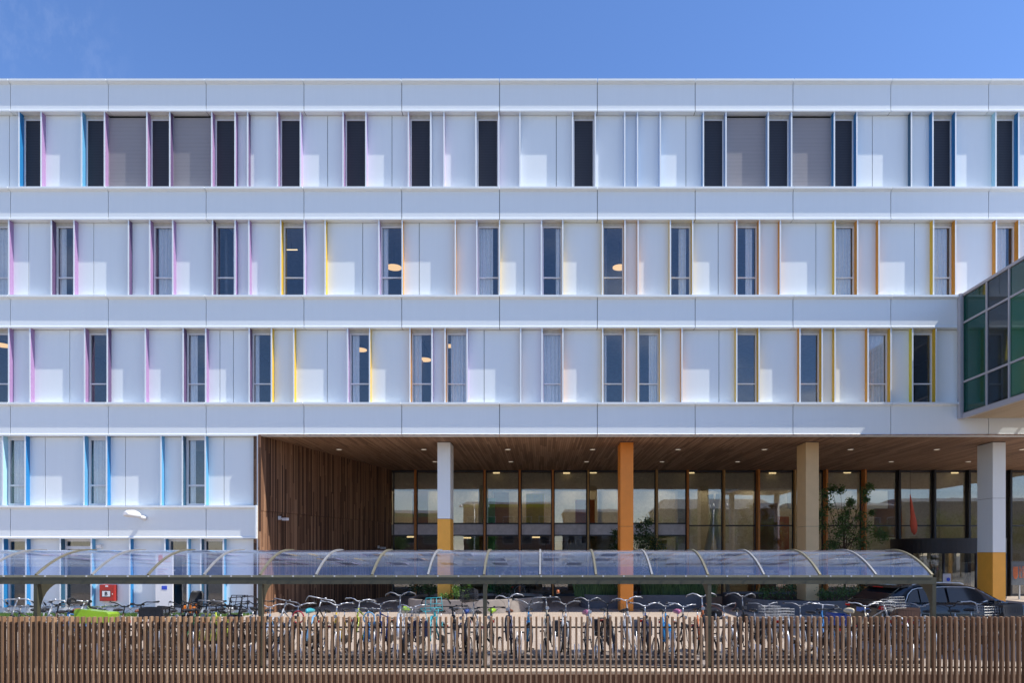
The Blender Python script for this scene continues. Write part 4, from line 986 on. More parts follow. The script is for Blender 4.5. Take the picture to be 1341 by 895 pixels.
BK = [
 (18,782,'diamond','grey','straight','grey bicycle with flat silver bar, leftmost of the raised bicycles',{}),
 (23,793,'step','black','flat','black low-parked bicycle with silver stem at the left picture edge',{}),
 (47,794,'diamond','darkgrey','swept','dark grey bicycle half hidden by the leftmost visible shelter post',{}),
 (66,782,'diamond','silver','straight','silver bicycle with straight bar just right of the leftmost visible shelter post',dict(lean=4)),
 (73,793,'step','brown','swept','brown bicycle with brown saddle just right of the leftmost shelter post',dict(ex=('brownsaddle',))),
 (88,795,'diamond','blue','flat','blue bicycle parked low beside the drop-bar racing bicycle',{}),
 (108,780,'diamond','silver','drop','silver racing bicycle with black taped drop handlebar',dict(ex=('noguard','nolight'), lean=7)),
 (132,803,'step','black','flat','black cargo bicycle carrying a lime green box on its front',dict(ex=('cargo_box:neon',), yaw=8)),
 (160,795,'step','brown','swept','black-barred bicycle with brown leather saddle right of the lime green box',dict(ex=('brownsaddle',), barcol='blackmetal')),
 (180,792,'loop','black','upright','black upright bicycle left of the black front crate',dict(barcol='blackmetal')),
 (206,799,'step','black','flat','black bicycle with a large black front crate under the white board',dict(ex=('front_crate',), barcol='blackmetal', yaw=7)),
 (219,795,'diamond','darkgrey','flat','dark grey bicycle with a tall child seat and orange harness',dict(ex=('child_seat',), barcol='blackmetal', yaw=-4)),
 (236,790,'loop','black','swept','black bicycle with black swept bar right of the child seat',dict(barcol='blackmetal')),
 (254,794,'step','green','swept','dark green bicycle left of the two yellow bicycles',dict(barcol='blackmetal')),
 (268,793,'diamond','lemon','swept','lemon yellow bicycle with black swept bar, left of two yellow ones',dict(barcol='blackmetal')),
 (273,782,'diamond','grey','straight','grey raised bicycle with straight silver bar behind the yellow bicycles',{}),
 (281,794,'step','lime','flat','lime yellow bicycle with a white saddle cover, right of two yellow ones',dict(ex=('saddle_cover:white',), barcol='blackmetal')),
 (299,794,'diamond','navy','swept','navy bicycle left of the tall black front rack',dict(barcol='blackmetal')),
 (315,780,'step','black','straight','black raised transport bicycle with tall tubular black front rack',dict(ex=('front_rack',), barcol='blackmetal')),
 (334,789,'loop','black','upright','black upright bicycle just left of the second visible shelter post',dict(barcol='blackmetal')),
 (350,792,'step','light blue','swept','light blue bicycle partly behind the second visible shelter post',{}),
 (374,776,'diamond','silver','straight','silver raised bicycle leaning right with shiny stem and straight bar',dict(lean=12, ex=('silverfork',))),
 (388,792,'step','black','swept','black bicycle with a turquoise saddle cover under swept bar',dict(ex=('saddle_cover:teal','chain_lock:red'))),
 (420,778,'diamond','black','straight','black raised bicycle leaning right with light blue front mudguard',dict(lean=9, ex=('colfront',))),
 (440,794,'step','yellow','swept','yellow step-through bicycle with swept silver bar',dict(lean=1)),
 (469,779,'diamond','lime','swept','lime green raised bicycle with swept silver bar',{}),
 (481,795,'step','blue','flat','blue bicycle with light blue chain lock right of the lime one',dict(ex=('chain_lock:light blue',))),
 (497,796,'diamond','dark blue','swept','dark blue low bicycle left of the silver upright bicycle',{}),
 (523,776,'loop','silver','upright','silver raised bicycle with high swept bar and lime saddle cover',dict(ex=('saddle_cover:neon',))),
 (538,790,'step','navy','swept','navy bicycle with navy panniers between silver and turquoise bicycles',dict(ex=('pannier:navy','wire_basket'))),
 (568,778,'step','teal','straight','turquoise raised transport bicycle with turquoise tubular front rack',dict(ex=('front_rack:teal','colguard'))),
 (592,798,'diamond','black','flat','small black bicycle with curved brake cables right of the turquoise one',dict(barcol='blackmetal')),
 (606,799,'step','dark blue','flat','dark blue bicycle with royal blue saddle cover beside the mesh basket bicycle',dict(ex=('saddle_cover:royal',))),
 (619,777,'diamond','grey','straight','grey raised bicycle with dark mesh basket just left of the middle post',dict(ex=('mesh_basket',))),
 (643,796,'diamond','black','flat','black bicycle with a neon yellow saddle cover right of the middle post',dict(ex=('saddle_cover:neon',), barcol='blackmetal')),
 (665.5,775,'loop','navy','upright','navy raised bicycle with brown saddle and high silver bar',dict(ex=('brownsaddle',))),
 (693,791,'step','bright blue','swept','bright blue bicycle with wide swept silver bar, right of the navy one',dict()),
 (715,777,'diamond','cream','straight','cream raised bicycle with straight bar and an orange light on its grip',dict(ex=('bar_light:orange',), lean=-3)),
 (742,790,'loop','white','upright','white bicycle with dark grey panniers on both sides',dict(ex=('pannier:darkgrey',))),
 (771,778,'diamond','silver','upright','silver raised bicycle with a pink saddle cover',dict(ex=('saddle_cover:pink',))),
 (796,787,'step','black','upright','black bicycle with black high bar left of the orange column',dict(barcol='blackmetal', ex=('pannier',))),
 (821,782,'diamond','silver','swept','silver raised bicycle parked right before the orange column',dict(ex=('front_bag:black',) if False else ())),
 (845,788,'step','dark blue','swept','dark blue bicycle with light grey panniers right of the orange column',dict(ex=('pannier:grey',))),
 (872,790,'loop','bright blue','swept','bright blue step-through bicycle with blue mudguards near the fourth post',dict(ex=('colguard',))),
 (896,795,'diamond','black','swept','black bicycle with swept silver bar and a magenta saddle cover',dict(ex=('saddle_cover:pink',))),
 (920,775,'loop','orange','upright','orange raised bicycle with high silver bar at the fourth post',dict(ex=('front_bag:black',) if False else ())),
 (949,797,'diamond','silver','swept','silver bicycle with rust brown grips right of the fourth post',dict(ex=('orangegrips','rear_crate'))),
 (973,777,'loop','black','upright','black raised bicycle with looping cables and black grips, right of rust grips',dict()),
 (1003,794,'step','grey','swept','grey bicycle with a wire basket, left of two basket bicycles',dict(ex=('wire_basket',))),
 (1023,788,'diamond','silver','flat','silver bicycle with wire basket and panniers, right of two basket bicycles',dict(ex=('wire_basket','pannier'))),
 (1051,787,'loop','white','upright','white bicycle with high silver bar before the tan column',dict()),
 (1076,806,'step','blue','flat','low blue bicycle turned round with a dark blue rear crate',dict(ex=('rear_crate:royal',), yaw=176, d0=15.6)),
 (1091,791,'diamond','black','flat','black bicycle with black flat bar turned aside near the dark planter',dict(barcol='blackmetal', yaw=14)),
 (1136,797,'step','cream','swept','cream bicycle with cream saddle cover in front of the car tail',dict(ex=('saddle_cover:cream',))),
 (1160,784,'diamond','silver','flat','silver raised bicycle with wire basket in front of the car tail light',dict(ex=('wire_basket',), yaw=9)),
 (1180,790,'step','grey','swept','grey bicycle with a pink chain lock on its bar and brown crate',dict(ex=('chain_lock:pink','front_crate:brown'))),
 (1208,793,'loop','silver','swept','silver bicycle with swept bar left of the rightmost shelter post',dict()),
 (1249,797,'diamond','black','swept','black low bicycle right of the rightmost shelter post',dict(yaw=10)),
 (1285,789,'diamond','darkgrey','upright','dark grey bicycle with upright silver bar and wire basket near the windscreen',dict(ex=('wire_basket',), yaw=12)),
 (1306,796,'step','black','swept','black bicycle with black front crate at the right picture edge',dict(ex=('front_crate',), barcol='blackmetal', yaw=12)),
]
for px, py, fr_, col, bk_, lab, kw in BK:
    t = bike(px, py, fr_, col, bk_, lab, **kw)
    if 'colfront' in kw.get('ex', ()):
        for ch in t.children:
            if ch.name.startswith('front_mudguard'): ch.material_slots[0].material = bcol('light blue')
bike(697, 772, 'diamond', 'darkgrey', 'flat', 'dark bicycle standing alone against the glazing in the shade', d0=33.2, yaw=60, lean=0, group='bicycle by the glazing')
# ------------------------------------------------------------------ black estate car
M['carpaint'] = mat('black_car_paint', (.008,.009,.012), .25, .0, .02, spec=.4, coat=.5); M['carglass'] = mat('tinted_car_glass', (.012,.013,.015), .06, 0, .01, spec=.5)
M['taillight'] = mat('tail_light_red', (.55,.015,.015), .15, coat=.5); M['hubcap'] = mat('alloy_wheel', (.45,.45,.46), .3, .9)
M['carplate'] = mat('blue_number_plate', (.05,.14,.45), .4)
CX0, CY0, CW = 8.62, 17.0, 1.86
CAR = thing('parked_car', (CX0+2.35, CY0+CW/2, 0), 'black estate car parked behind the right end of the shelter', 'car')
yc = CY0+CW/2
def sec(x, zs):  # closed ring, zs: list of (half width, z) from bottom to top on the -y side
    a = [(x, yc-w, z) for w, z in zs]; b = [(x, yc+w, z) for w, z in reversed(zs)]; return a+b
body = []
for x, zb, wid, zbelt, ztop in ((0.0,.42,.74,.78,.86),(.05,.32,.84,.90,1.0),(.25,.26,.90,.96,1.03),(.8,.24,.925,.97,1.04),(1.6,.24,.93,.96,1.03),(2.6,.24,.93,.94,1.01),(3.3,.24,.925,.92,.99),(3.7,.25,.91,.88,.965),(4.2,.26,.88,.80,.90),(4.55,.30,.80,.70,.80),(4.70,.40,.66,.60,.68)):
    body.append(sec(CX0+x, [(wid*.86,zb),(wid*.97,zb+.10),(wid,(zb+zbelt)/2),(wid*.985,zbelt),(wid*.93,ztop),(wid*.55,ztop+.015)]))
m = MB(); m.loft(body); m.build('body', M['carpaint'], CAR)
cab = []
for x, z1, w in ((.12,1.06,.70),(.40,1.26,.68),(.72,1.42,.66),(1.0,1.455,.66),(1.7,1.48,.665),(2.4,1.46,.66),(2.72,1.41,.65),(3.1,1.22,.66),(3.5,.99,.70)):
    cab.append(sec(CX0+x, [(.855,.99),(.845,1.0),(min(.845,w+.185*(1-(z1-1.0)/.48)+.02),max(1.003,z1-.09)),(w-.03,z1-.012),(w*.5,z1+.012)]))
m = MB(); m.loft(cab); m.build('roof', M['carpaint'], CAR)
def side_pt(x, z):    # point on the slanted side glass, slightly proud
    f = (z-1.0)/.42; return (CX0+x, yc-(.852-.135*f)-.006, z)
def side_win(poly, name='side_window', mt='carglass'):
    m = MB(); f = [side_pt(x,z) for x,z in poly]; b = [(p[0], p[1]+.012, p[2]) for p in f]; n = len(f)
    m.add(f+b, [tuple(range(n)), tuple(reversed(range(n,2*n)))]+[(i,n+i,n+(i+1)%n,(i+1)%n) for i in range(n)]); return m.build(name, M[mt], CAR)
side_win([(.62,1.03),(.98,1.025),(.98,1.35),(.86,1.33),(.74,1.24)]); side_win([(1.02,1.025),(1.75,1.02),(1.75,1.385),(1.02,1.36)]); side_win([(1.82,1.02),(3.02,1.01),(2.80,1.21),(2.60,1.34),(2.45,1.38),(1.82,1.388)])
m = MB(); m.tube([side_pt(x,z) for x,z in ((.56,1.012),(.70,1.24),(.84,1.35),(1.0,1.385),(1.7,1.412),(2.4,1.405),(2.62,1.362))], .011, 6); m.tube([side_pt(x,z) for x,z in ((.56,1.012),(1.5,1.006),(2.4,1.0),(3.1,.996))], .010, 6); m.build('chrome_trim', M['chrome'], CAR)
for s in (-1, 1):
    m = MB(); m.tube([(CX0+.95,yc+s*.6,1.46),(CX0+1.1,yc+s*.6,1.505),(CX0+1.8,yc+s*.6,1.52),(CX0+2.3,yc+s*.6,1.505),(CX0+2.42,yc+s*.6,1.465)], .016, 6); m.build('roof_rail', M['chrome'], CAR)
# rear window, spoiler, windscreen
def quadbox(name, pts, mt, th):
    m = MB(); a = [Vector(p) for p in pts]; nrm = (a[1]-a[0]).cross(a[2]-a[0]).normalized(); b = [p+nrm*th for p in a]; n = len(a)
    m.add(a+b, [tuple(reversed(range(n))), tuple(range(n,2*n))]+[(i,(i+1)%n,n+(i+1)%n,n+i) for i in range(n)]); return m.build(name, M[mt], CAR)
quadbox('rear_window', [(CX0+.125,yc-.66,1.075),(CX0+.125,yc+.66,1.075),(CX0+.60,yc+.58,1.375),(CX0+.60,yc-.58,1.375)], 'carglass', -.02)
m = MB(); m.loft([sec(CX0+.42,[(.60,1.385),(.60,1.40)]), sec(CX0+.62,[(.64,1.39),(.64,1.445)]), sec(CX0+.82,[(.65,1.43),(.65,1.455)])], sm=False); m.build('spoiler', M['carpaint'], CAR)
m = MB(); m.box(CX0+.405, CX0+.419, yc-.2, yc+.2, 1.386, 1.40); m.build('brake_light', M['taillight'], CAR)
quadbox('windscreen', [(CX0+2.80,yc-.58,1.385),(CX0+2.80,yc+.58,1.385),(CX0+3.42,yc+.66,1.055),(CX0+3.42,yc-.66,1.055)], 'carglass', .02)
for s in (-1, 1):
    m = MB(); m.loft([[(CX0-.005,yc+s*.60,.86),(CX0-.005,yc+s*.80,.85),(CX0-.0,yc+s*.80,.95),(CX0+.02,yc+s*.62,.94)],[(CX0+.30,yc+s*.60,.88),(CX0+.34,yc+s*.918,.86),(CX0+.36,yc+s*.905,.94),(CX0+.3,yc+s*.6,.94)]], sm=False); m.build('tail_light', M['taillight'], CAR)
m = MB(); m.box(CX0-.03, CX0-.006, yc-.26, yc+.26, .74, .85); m.build('number_plate', M['carplate'], CAR)
for x in (.85, 3.75):
    for s in (-1, 1):
        y = yc+s*.82; m = MB(); n = 28
        m.loft([[(CX0+x+r*math.cos(2*math.pi*j/n), y+s*o, .33+r*math.sin(2*math.pi*j/n)) for j in range(n)] for r, o in ((.22,.11),(.30,.12),(.33,.09),(.33,-.08),(.3,-.1))])
        w = m.build('wheel', M['tyre'], CAR)
        m = MB()
        for j in range(5):
            a = 2*math.pi*j/5; m.obox((CX0+x+.11*math.cos(a), y+s*.115, .33+.11*math.sin(a)), (.11*math.cos(a),0,.11*math.sin(a)), (-.03*math.sin(a),0,.03*math.cos(a)), (0,.012,0))
        m.build('rim', M['hubcap'], w)
m = MB(); m.loft([[(CX0+2.95+q, yc-1.0+o, 1.0+h) for q,h in ((-.06,-.06),(.07,-.06),(.07,.06),(-.06,.07))] for o in (-.08,.10)], sm=False); m.build('wing_mirror', M['carpaint'], CAR)

CAR.rotation_euler = (0,0,R(9)); CAR.location = (CAR.location.x-.22, CAR.location.y+.34, 0)
# ------------------------------------------------------------------ planters and plants
def rounded(poly, r, n=5):
    out = []; k = len(poly)
    for i in range(k):
        p, a, b = Vector(poly[i]), Vector(poly[i-1]), Vector(poly[(i+1)%k]); da, db = (a-p).normalized(), (b-p).normalized()
        rr_ = min(r, (a-p).length*.45, (b-p).length*.45); s, e = p+da*rr_, p+db*rr_
        for j in range(n+1):
            t = j/n; out.append(tuple((1-t)**2*s+2*t*(1-t)*p+t*t*e))
    return out
def planter(poly, r, z, mt, lab):
    o = rounded(poly, r); c = Vector((sum(p[0] for p in o)/len(o), sum(p[1] for p in o)/len(o)))
    t = thing('planter', (c.x, c.y, 0), lab, 'planter', 'low stone planters under the overhang')
    inn = [tuple(c+(Vector(p)-c)*(1-.16/max(.3,(Vector(p)-c).length))) for p in o]; n = len(o)
    m = MB(); vs = [(x,y,0) for x,y in o]+[(x,y,z-.02) for x,y in o]+[tuple((c+(Vector(p)-c)*.996))+(z,) for p in o]+[(x,y,z) for x,y in inn]+[(x,y,z-.12) for x,y in inn]
    fs = [(k*n+i, k*n+(i+1)%n, (k+1)*n+(i+1)%n, (k+1)*n+i) for k in range(4) for i in range(n)]; m.add(vs, fs); m.build('wall', M[mt], t)
    m = MB(); m.add([(x,y,z-.10) for x,y in inn], [tuple(range(n))]); m.build('soil', M['soil'], t)
planter([(-5.2,25.5),(-1.7,25.3),(.05,27.2),(.0,29.6),(-5.2,29.6)], 1.2, .52, 'plantbox', 'pale stone planter with bright shrubs, partly in sun around the white and ochre column')
planter([(1.6,27.7),(6.2,27.7),(7.1,28.8),(7.1,30.6),(1.6,30.6)], 1.1, .56, 'plantdark', 'dark stone planter of grasses behind the orange column')
planter([(7.9,25.2),(10.9,24.6),(14.3,27.0),(14.3,31),(7.9,31)], 1.3, .52, 'plantdark', 'dark stone planter around the tan column')

def leaf(m, p, d, up, L, W):
    s = d.cross(up); s = s.normalized() if s.length > 1e-4 else Vector((1,0,0)); nrm = s.cross(d)
    m.add([p, p+d*L*.45+s*W*.5+nrm*L*.05, p+d*L-nrm*L*.06, p+d*L*.45-s*W*.5+nrm*L*.05], [(0,1,2),(0,2,3)])
def rv(rg): 
    while True:
        v = Vector((rg.uniform(-1,1),rg.uniform(-1,1),rg.uniform(-1,1)))
        if .01 < v.length < 1: return v.normalized()
def leafy(rg, clumps, n, L, spread):
    m = MB()
    for i in range(n):
        c, r = clumps[rg.randrange(len(clumps))]
        p = c+rv(rg)*r*1.3*rg.random()**.8; d = (rv(rg)+Vector((0,0,-.25))).normalized(); k = rg.uniform(.7,1.25)
        leaf(m, p, d, rv(rg), L*k, L*k*.62)
    return m
def shrub(x, y, z, r, h, n, L, mt, lab, cat='shrub', seed=1, group=None):
    rg = random.Random(seed); cl = []
    for k in range(12):
        a = rg.uniform(0,6.28); q = rg.random()**.6; cl.append((Vector((x+r*q*math.cos(a), y+r*q*math.sin(a), z+h*rg.uniform(.25,.85))), r*.38))
    t = thing('shrub', (x,y,z), lab, cat, group)
    leafy(rg, cl, n, L, 1).build('foliage', mt, t)
    m = MB()
    for c, _ in cl[:7]: m.tube([(x+rg.uniform(-.04,.04),y+rg.uniform(-.04,.04),z-.1), tuple(c)], [.012,.004], 5)
    m.build('stems', M['bark'], t)
def small_tree(x, y, z, h, cl, n, L, mt, lab, seed, name='small_tree', trunk=.05):
    rg = random.Random(seed); t = thing(name, (x,y,z), lab, 'tree')
    leafy(rg, cl, n, L, 1).build('crown', mt, t)
    m = MB(); top = Vector((x+.05,y,z+h*.8)); m.tube([(x,y,z-.1),(x+.03,y,z+h*.3),(x-.02,y,z+h*.55),tuple(top)], [trunk,trunk*.8,trunk*.55,trunk*.2], 8)
    for c, r in cl:
        b = Vector((x,y,z+h*rg.uniform(.22,.6))); mid = lerp(b,c,.5)+Vector((0,0,-.08)); m.tube([b, mid, c+Vector((0,0,r*.3))], [trunk*.35,trunk*.22,.006], 5)
    m.build('trunk', M['bark'], t)
def PT(px, py, d): return Vector((PX(px,d), d, PZ(py,d)))
rg = random.Random(5); d = 29.6; cl = []
for px, py, r in ((1082,650,.28),(1086,664,.34),(1078,674,.26),(1095,640,.24),(1104,642,.2),(1084,690,.3),(1092,700,.36),(1104,694,.34),(1116,690,.3),(1110,672,.2),(1118,660,.22),(1128,645,.2),(1138,638,.16),(1130,655,.14),(1126,678,.28),(1134,692,.3),(1142,700,.28),(1152,704,.24),(1120,706,.36),(1100,714,.36),(1134,714,.3),(1084,715,.28),(1108,728,.34),(1124,735,.3),(1143,672,.12),(1096,680,.3),(1108,658,.14)):
    cl.append((PT(px,py,d)+Vector((0,rg.uniform(-.5,.5),0)), r))
small_tree(PX(1106,d), d, .45, 4.6, cl, 5200, .095, M['leaf'], 'slim young tree with open green crown beside the tan column', 3, 'young_tree')
d = 29.2; cl = []
for px, py, r in ((808,716,.3),(818,706,.3),(806,700,.18),(840,690,.26),(850,684,.18),(846,700,.32),(858,712,.3),(862,722,.3),(842,716,.36),(832,706,.3),(826,722,.4),(850,730,.4),(812,730,.36),(838,740,.4),(822,748,.36),(854,748,.36),(840,760,.3)):
    cl.append((PT(px,py,d)+Vector((0,rg.uniform(-.4,.4),0)), r))
small_tree(PX(836,d), d, .48, 3.1, cl, 4200, .085, M['leafd'], 'dark leafy bush half hidden behind the orange column', 4, 'bushy_tree')
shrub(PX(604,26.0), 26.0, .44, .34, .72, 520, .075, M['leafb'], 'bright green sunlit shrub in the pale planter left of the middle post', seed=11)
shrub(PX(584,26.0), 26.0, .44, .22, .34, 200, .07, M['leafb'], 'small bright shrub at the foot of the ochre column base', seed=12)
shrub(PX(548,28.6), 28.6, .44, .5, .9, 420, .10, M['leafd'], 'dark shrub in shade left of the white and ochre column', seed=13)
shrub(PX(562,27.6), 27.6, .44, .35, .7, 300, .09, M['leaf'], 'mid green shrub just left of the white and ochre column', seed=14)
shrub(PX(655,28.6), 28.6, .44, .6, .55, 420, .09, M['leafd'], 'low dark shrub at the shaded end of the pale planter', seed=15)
def grass(x, y, z, r, h, n, lab, mt, seed):
    rg = random.Random(seed); t = thing('grass_tuft', (x,y,z), lab, 'ornamental grass'); m = MB()
    for i in range(n):
        a = rg.uniform(0,6.28); q = rg.random()**.5*r; b = Vector((x+q*math.cos(a)*1.6, y+q*math.sin(a)*.6, z)); l = h*rg.uniform(.6,1.1); o = Vector((rg.uniform(-.35,.35),rg.uniform(-.25,.25),0))*l; w = Vector((.011,0,0))
        p1 = b+o*.35+Vector((0,0,l*.6)); p2 = b+o+Vector((0,0,l))
        m.add([b-w,b+w,p1+w,p2,p1-w], [(0,1,2,4),(4,2,3)])
    m.build('blades', mt, t)
for i, (px, lab) in enumerate(((868,'tuft of dark green grass in the dark planter just right of the orange column'),(888,'middle tuft of dark green grass in the dark planter, between two others'),(910,'tuft of dark green grass in the dark planter left of the fourth shelter post'),(780,'tuft of dark green grass in the dark planter left of the orange column'))):
    dd = 28.4; grass(PX(px,dd), dd, .45, .55, .75, 620, lab, M['leaf'], 30+i)
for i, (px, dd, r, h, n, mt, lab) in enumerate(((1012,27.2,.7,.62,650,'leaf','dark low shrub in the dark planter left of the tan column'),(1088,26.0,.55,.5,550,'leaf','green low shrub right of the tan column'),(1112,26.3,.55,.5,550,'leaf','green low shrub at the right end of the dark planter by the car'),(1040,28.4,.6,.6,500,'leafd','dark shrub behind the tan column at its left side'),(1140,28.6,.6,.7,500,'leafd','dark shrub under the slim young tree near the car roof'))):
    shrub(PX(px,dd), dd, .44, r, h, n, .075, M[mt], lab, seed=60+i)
# clipped grass strip at the foot of the white block
M['grassgreen'] = mat('lawn_green', (.10,.17,.03), .9, 0, .4, 12)
rg = random.Random(9); m = MB()
for i in range(5200):
    x = rg.uniform(-21, -10.7); y = rg.uniform(24.3, 25.25); h = rg.uniform(.05,.13); o = rg.uniform(-.04,.04); m.add([(x-.012,y,0),(x+.012,y,0),(x+o,y+rg.uniform(-.03,.03),h)], [(0,1,2)])
o = m.build('grass_strip', M['leafb'], None, (-16,24.8,0)); o['kind'] = 'stuff'; o['label'] = 'strip of bright grass at the foot of the white block'

# ------------------------------------------------------------------ what stands across the road (seen in the reflections)
M['brick'] = mat('red_brown_brick', (.20,.10,.07), .85, 0, .2, 2, bump=.3); M['greyroof'] = mat('grey_roof', (.20,.21,.22), .6); M['greentrim'] = mat('green_trim', (.04,.20,.09), .5); M['palewall'] = mat('pale_render', (.26,.24,.22), .8); M['yeltrim'] = mat('yellow_green_trim', (.38,.36,.05), .6)
M['farglass'] = mat('dark_far_window', (.03,.035,.045), .1)
def far_building(x0, x1, y1, h, wall, trim, lab, peak=0, nwin=6):
    y0 = y1-12; t = thing('town_building', ((x0+x1)/2, (y0+y1)/2, -.9), lab, 'building')
    m = MB(); m.box(x0, x1, y0, y1, -.9, h-1.2); m.build('wall', M[wall], t)
    m = MB(); m.box(x0-.1, x1+.1, y0-.1, y1+.12, h-1.19, h-.6); m.build('fascia', M[trim], t)
    m = MB(); m.loft([[(x0-.3,y0-.3,h-.59),(x1+.3,y0-.3,h-.59),(x1+.3,y1+.3,h-.59),(x0-.3,y1+.3,h-.59)],[(x0+peak,y0+4,h+peak),(x1-peak,y0+4,h+peak),(x1-peak,y1-4,h+peak),(x0+peak,y1-4,h+peak)]], sm=False); m.build('roof', M['greyroof'], t)
    w = (x1-x0)/nwin
    for fl in range(max(1, int((h-1.2)//3.2))):
        for k in range(nwin):
            m = MB(); xx = x0+w*(k+.5); z = .6+3.2*fl; m.box(xx-w*.3, xx+w*.3, y1+.01, y1+.05, z, z+1.7); f = m.build('window', M['white2'], t)
            m = MB(); m.box(xx-w*.3+.07, xx+w*.3-.07, y1+.051, y1+.06, z+.07, z+1.63); m.build('pane', M['farglass'], f)
far_building(-40,-17,-44,9.5,'brick','greentrim','brick building with green fascia across the road at far left, reflected in the glazing',.15)
far_building(-14,2,-50,11.5,'brick','yeltrim','brick building with yellow-green fascia across the road, reflected in the glazing',.12,5)
far_building(4,14,-52,10.2,'palewall','greyroof','pale rendered building across the road left of the footbridge, reflected in the glazing',.2,4)
far_building(22,44,-56,11,'palewall','greyroof','pale building with arched grey roof across the road right of the footbridge',1.6,8)
far_building(47,66,-54,11.5,'brick','greyroof','brick building with grey fascia far right across the road, seen only in the glazing',.2,6)
far_building(69,98,-58,12.5,'palewall','greyroof','long pale block at the far right across the road, seen only in the glazing',.4,9)
def big_tree(x, y, h, r, seed, lab):
    rg = random.Random(seed); cl = []
    for k in range(26):
        a, e = rg.uniform(0,6.28), rg.uniform(-.5,1); q = rg.uniform(.35,1)
        cl.append((Vector((x+r*q*math.cos(a)*math.cos(e), y+r*q*math.sin(a)*math.cos(e), h*.62-.9+h*.34*math.sin(e)*q)), r*.34))
    small_tree(x, y, -.9, h*.9, cl, 2600, .42, M['leaf'], lab, seed, 'street_tree', .22)
for i, (x, y, h, r, lab) in enumerate(((-24,-34,8,2.8,'street tree across the road before the green-trimmed brick building'),(-9,-36,6.5,2.2,'small street tree across the road before the yellow-trimmed building'),(17,-30,9,3.2,'street tree across the road beneath the footbridge'),(26,-34,11,3.8,'large street tree across the road at far right'),(33,-30,9,3.2,'broad street tree across the road beyond the footbridge'),(52,-36,8.5,3.4,'street tree across the road before the grey-trimmed brick building'),(66,-38,10.5,3.8,'tall street tree far right across the road before the long pale block'),(82,-40,10,4.2,'wide street tree at the extreme right across the road'))): big_tree(x, y, h, r, 80+i, lab)
for i, (x, lab) in enumerate(((-8.5,'double-armed street lamp across the road at left, reflected in the glazing'),(21.5,'double-armed street lamp across the road at right, reflected in the glazing'))):
    t = thing('street_lamp', (x,-14,-.9), lab, 'street lamp'); m = MB(); m.tube([(x,-14,-.9),(x,-14,8.4)], [.09,.06], 8); m.build('pole', M['alu'], t)
    for s in (-1,1):
        m = MB(); m.tube([(x,-14,8.2),(x+s*1.7,-14,8.35)], .035, 6); a = m.build('arm', M['alu'], t); m = MB(); m.tube([(x+s*1.7,-14,8.36),(x+s*1.7,-14,8.25),(x+s*1.7,-14,8.0)], [.06,.16,.26], 12); m.build('lamp_head', M['chrome'], t)

# ------------------------------------------------------------------ light, sky, camera
S = Vector((4.3,-1.0,6.0)).normalized()                    # towards the sun
elev = math.asin(S.z); az = math.atan2(S.x, S.y)           # az clockwise from +Y
sun = bpy.data.lights.new('sun', 'SUN'); sun.energy = 3.3; sun.angle = R(.5); sun.color = (1,.955,.88)
so = bpy.data.objects.new('sun', sun); COL.objects.link(so); so.rotation_euler = (-S).to_track_quat('-Z','Y').to_euler(); so.location = (30,-10,50)
W = bpy.data.worlds.new('World'); sc.world = W; W.use_nodes = True
t = NT(W); bg = t.n['Background']
sky = t.node('ShaderNodeTexSky'); sky.sky_type = 'NISHITA'; sky.sun_disc = False; sky.sun_elevation = elev; sky.sun_rotation = az
sky.air_density = 1.0; sky.dust_density = .0; sky.ozone_density = 3.0
tc = t.node('ShaderNodeTexCoord').outputs['Generated']; sp = t.node('ShaderNodeSeparateXYZ'); t.link(tc, sp.inputs[0])
zz = t.math('ADD', t.math('MAXIMUM', sp.outputs[2], 0.), .18)
cb = t.node('ShaderNodeCombineXYZ'); t.link(t.math('DIVIDE', sp.outputs[0], zz), cb.inputs[0]); t.link(t.math('DIVIDE', sp.outputs[1], zz), cb.inputs[1])
n1 = t.noise(cb.outputs[0], 1.1, 7, .58)
mr = t.node('ShaderNodeMapRange', interpolation_type='SMOOTHSTEP'); t.link(n1, mr.inputs[0]); mr.inputs[1].default_value = .50; mr.inputs[2].default_value = .72
back = t.node('ShaderNodeMapRange', interpolation_type='SMOOTHSTEP'); t.link(sp.outputs[1], back.inputs[0]); back.inputs[1].default_value = .15; back.inputs[2].default_value = -.25
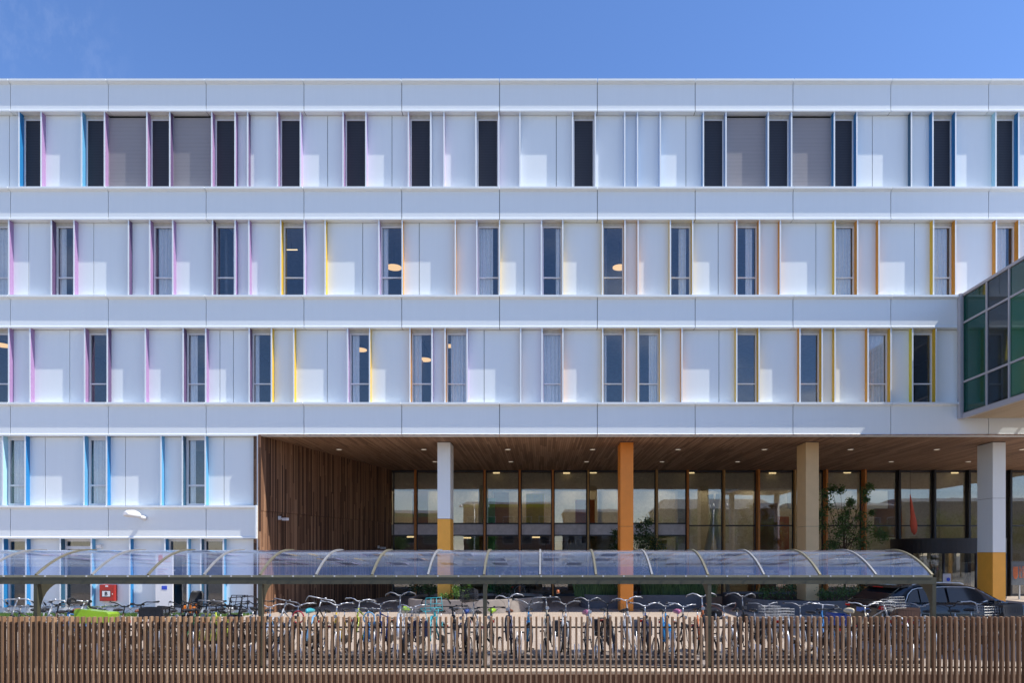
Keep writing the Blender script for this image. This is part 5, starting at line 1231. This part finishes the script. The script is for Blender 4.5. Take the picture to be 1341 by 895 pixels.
cl_ = t.math('MULTIPLY', t.math('MULTIPLY', mr.outputs[0], back.outputs[0]), .42)
# one faint wisp of high cloud at left
wd = Vector((PX(62,1), 1, PZ(55,1)-EYE)).normalized()
dt = t.node('ShaderNodeVectorMath', operation='DOT_PRODUCT'); t.link(tc, dt.inputs[0]); dt.inputs[1].default_value = tuple(wd)
wm = t.node('ShaderNodeMapRange', interpolation_type='SMOOTHSTEP'); t.link(dt.outputs['Value'], wm.inputs[0]); wm.inputs[1].default_value = .9965; wm.inputs[2].default_value = .9998
wn = t.noise(t.scalevec(tc, 60, 60, 14), 1.2, 6, .65)
ws = t.node('ShaderNodeMapRange', interpolation_type='SMOOTHSTEP'); t.link(wn, ws.inputs[0]); ws.inputs[1].default_value = .42; ws.inputs[2].default_value = .75
cl2 = t.math('ADD', cl_, t.math('MULTIPLY', t.math('MULTIPLY', wm.outputs[0], ws.outputs[0]), .02), clamp=True)
SKYC = 9.0
hs = t.node('ShaderNodeHueSaturation'); hs.inputs['Saturation'].default_value = 1.12; t.link(sky.outputs[0], hs.inputs['Color'])
tint = t.mix(1., hs.outputs[0], (.83,.80,.92), 'MULTIPLY')
t.link(t.mix(cl2, tint, (SKYC,SKYC*1.0,SKYC*1.03)), bg.inputs['Color']); bg.inputs['Strength'].default_value = .125
cam = bpy.data.cameras.new('camera'); co = bpy.data.objects.new('camera', cam); COL.objects.link(co); sc.camera = co
co.location = (0,0,EYE); co.rotation_euler = (R(90),0,0)
cam.sensor_width = 36; cam.lens = 36*F/1341; cam.shift_x = -(VX-670.5)/1341; cam.shift_y = (VY-447.5)/1341; cam.clip_end = 3000; cam.clip_start = .1
vs_ = sc.view_settings; vs_.view_transform = 'Standard'; vs_.look = 'None'; vs_.exposure = EXPO; vs_.gamma = 1; vs_.use_curve_mapping = False
c = sc.cycles; c.max_bounces = 10; c.diffuse_bounces = 4; c.glossy_bounces = 4; c.transmission_bounces = 6; c.transparent_max_bounces = 16; c.caustics_reflective = False; c.caustics_refractive = False; c.sample_clamp_indirect = 6
try: c.use_denoising = True
except Exception: pass
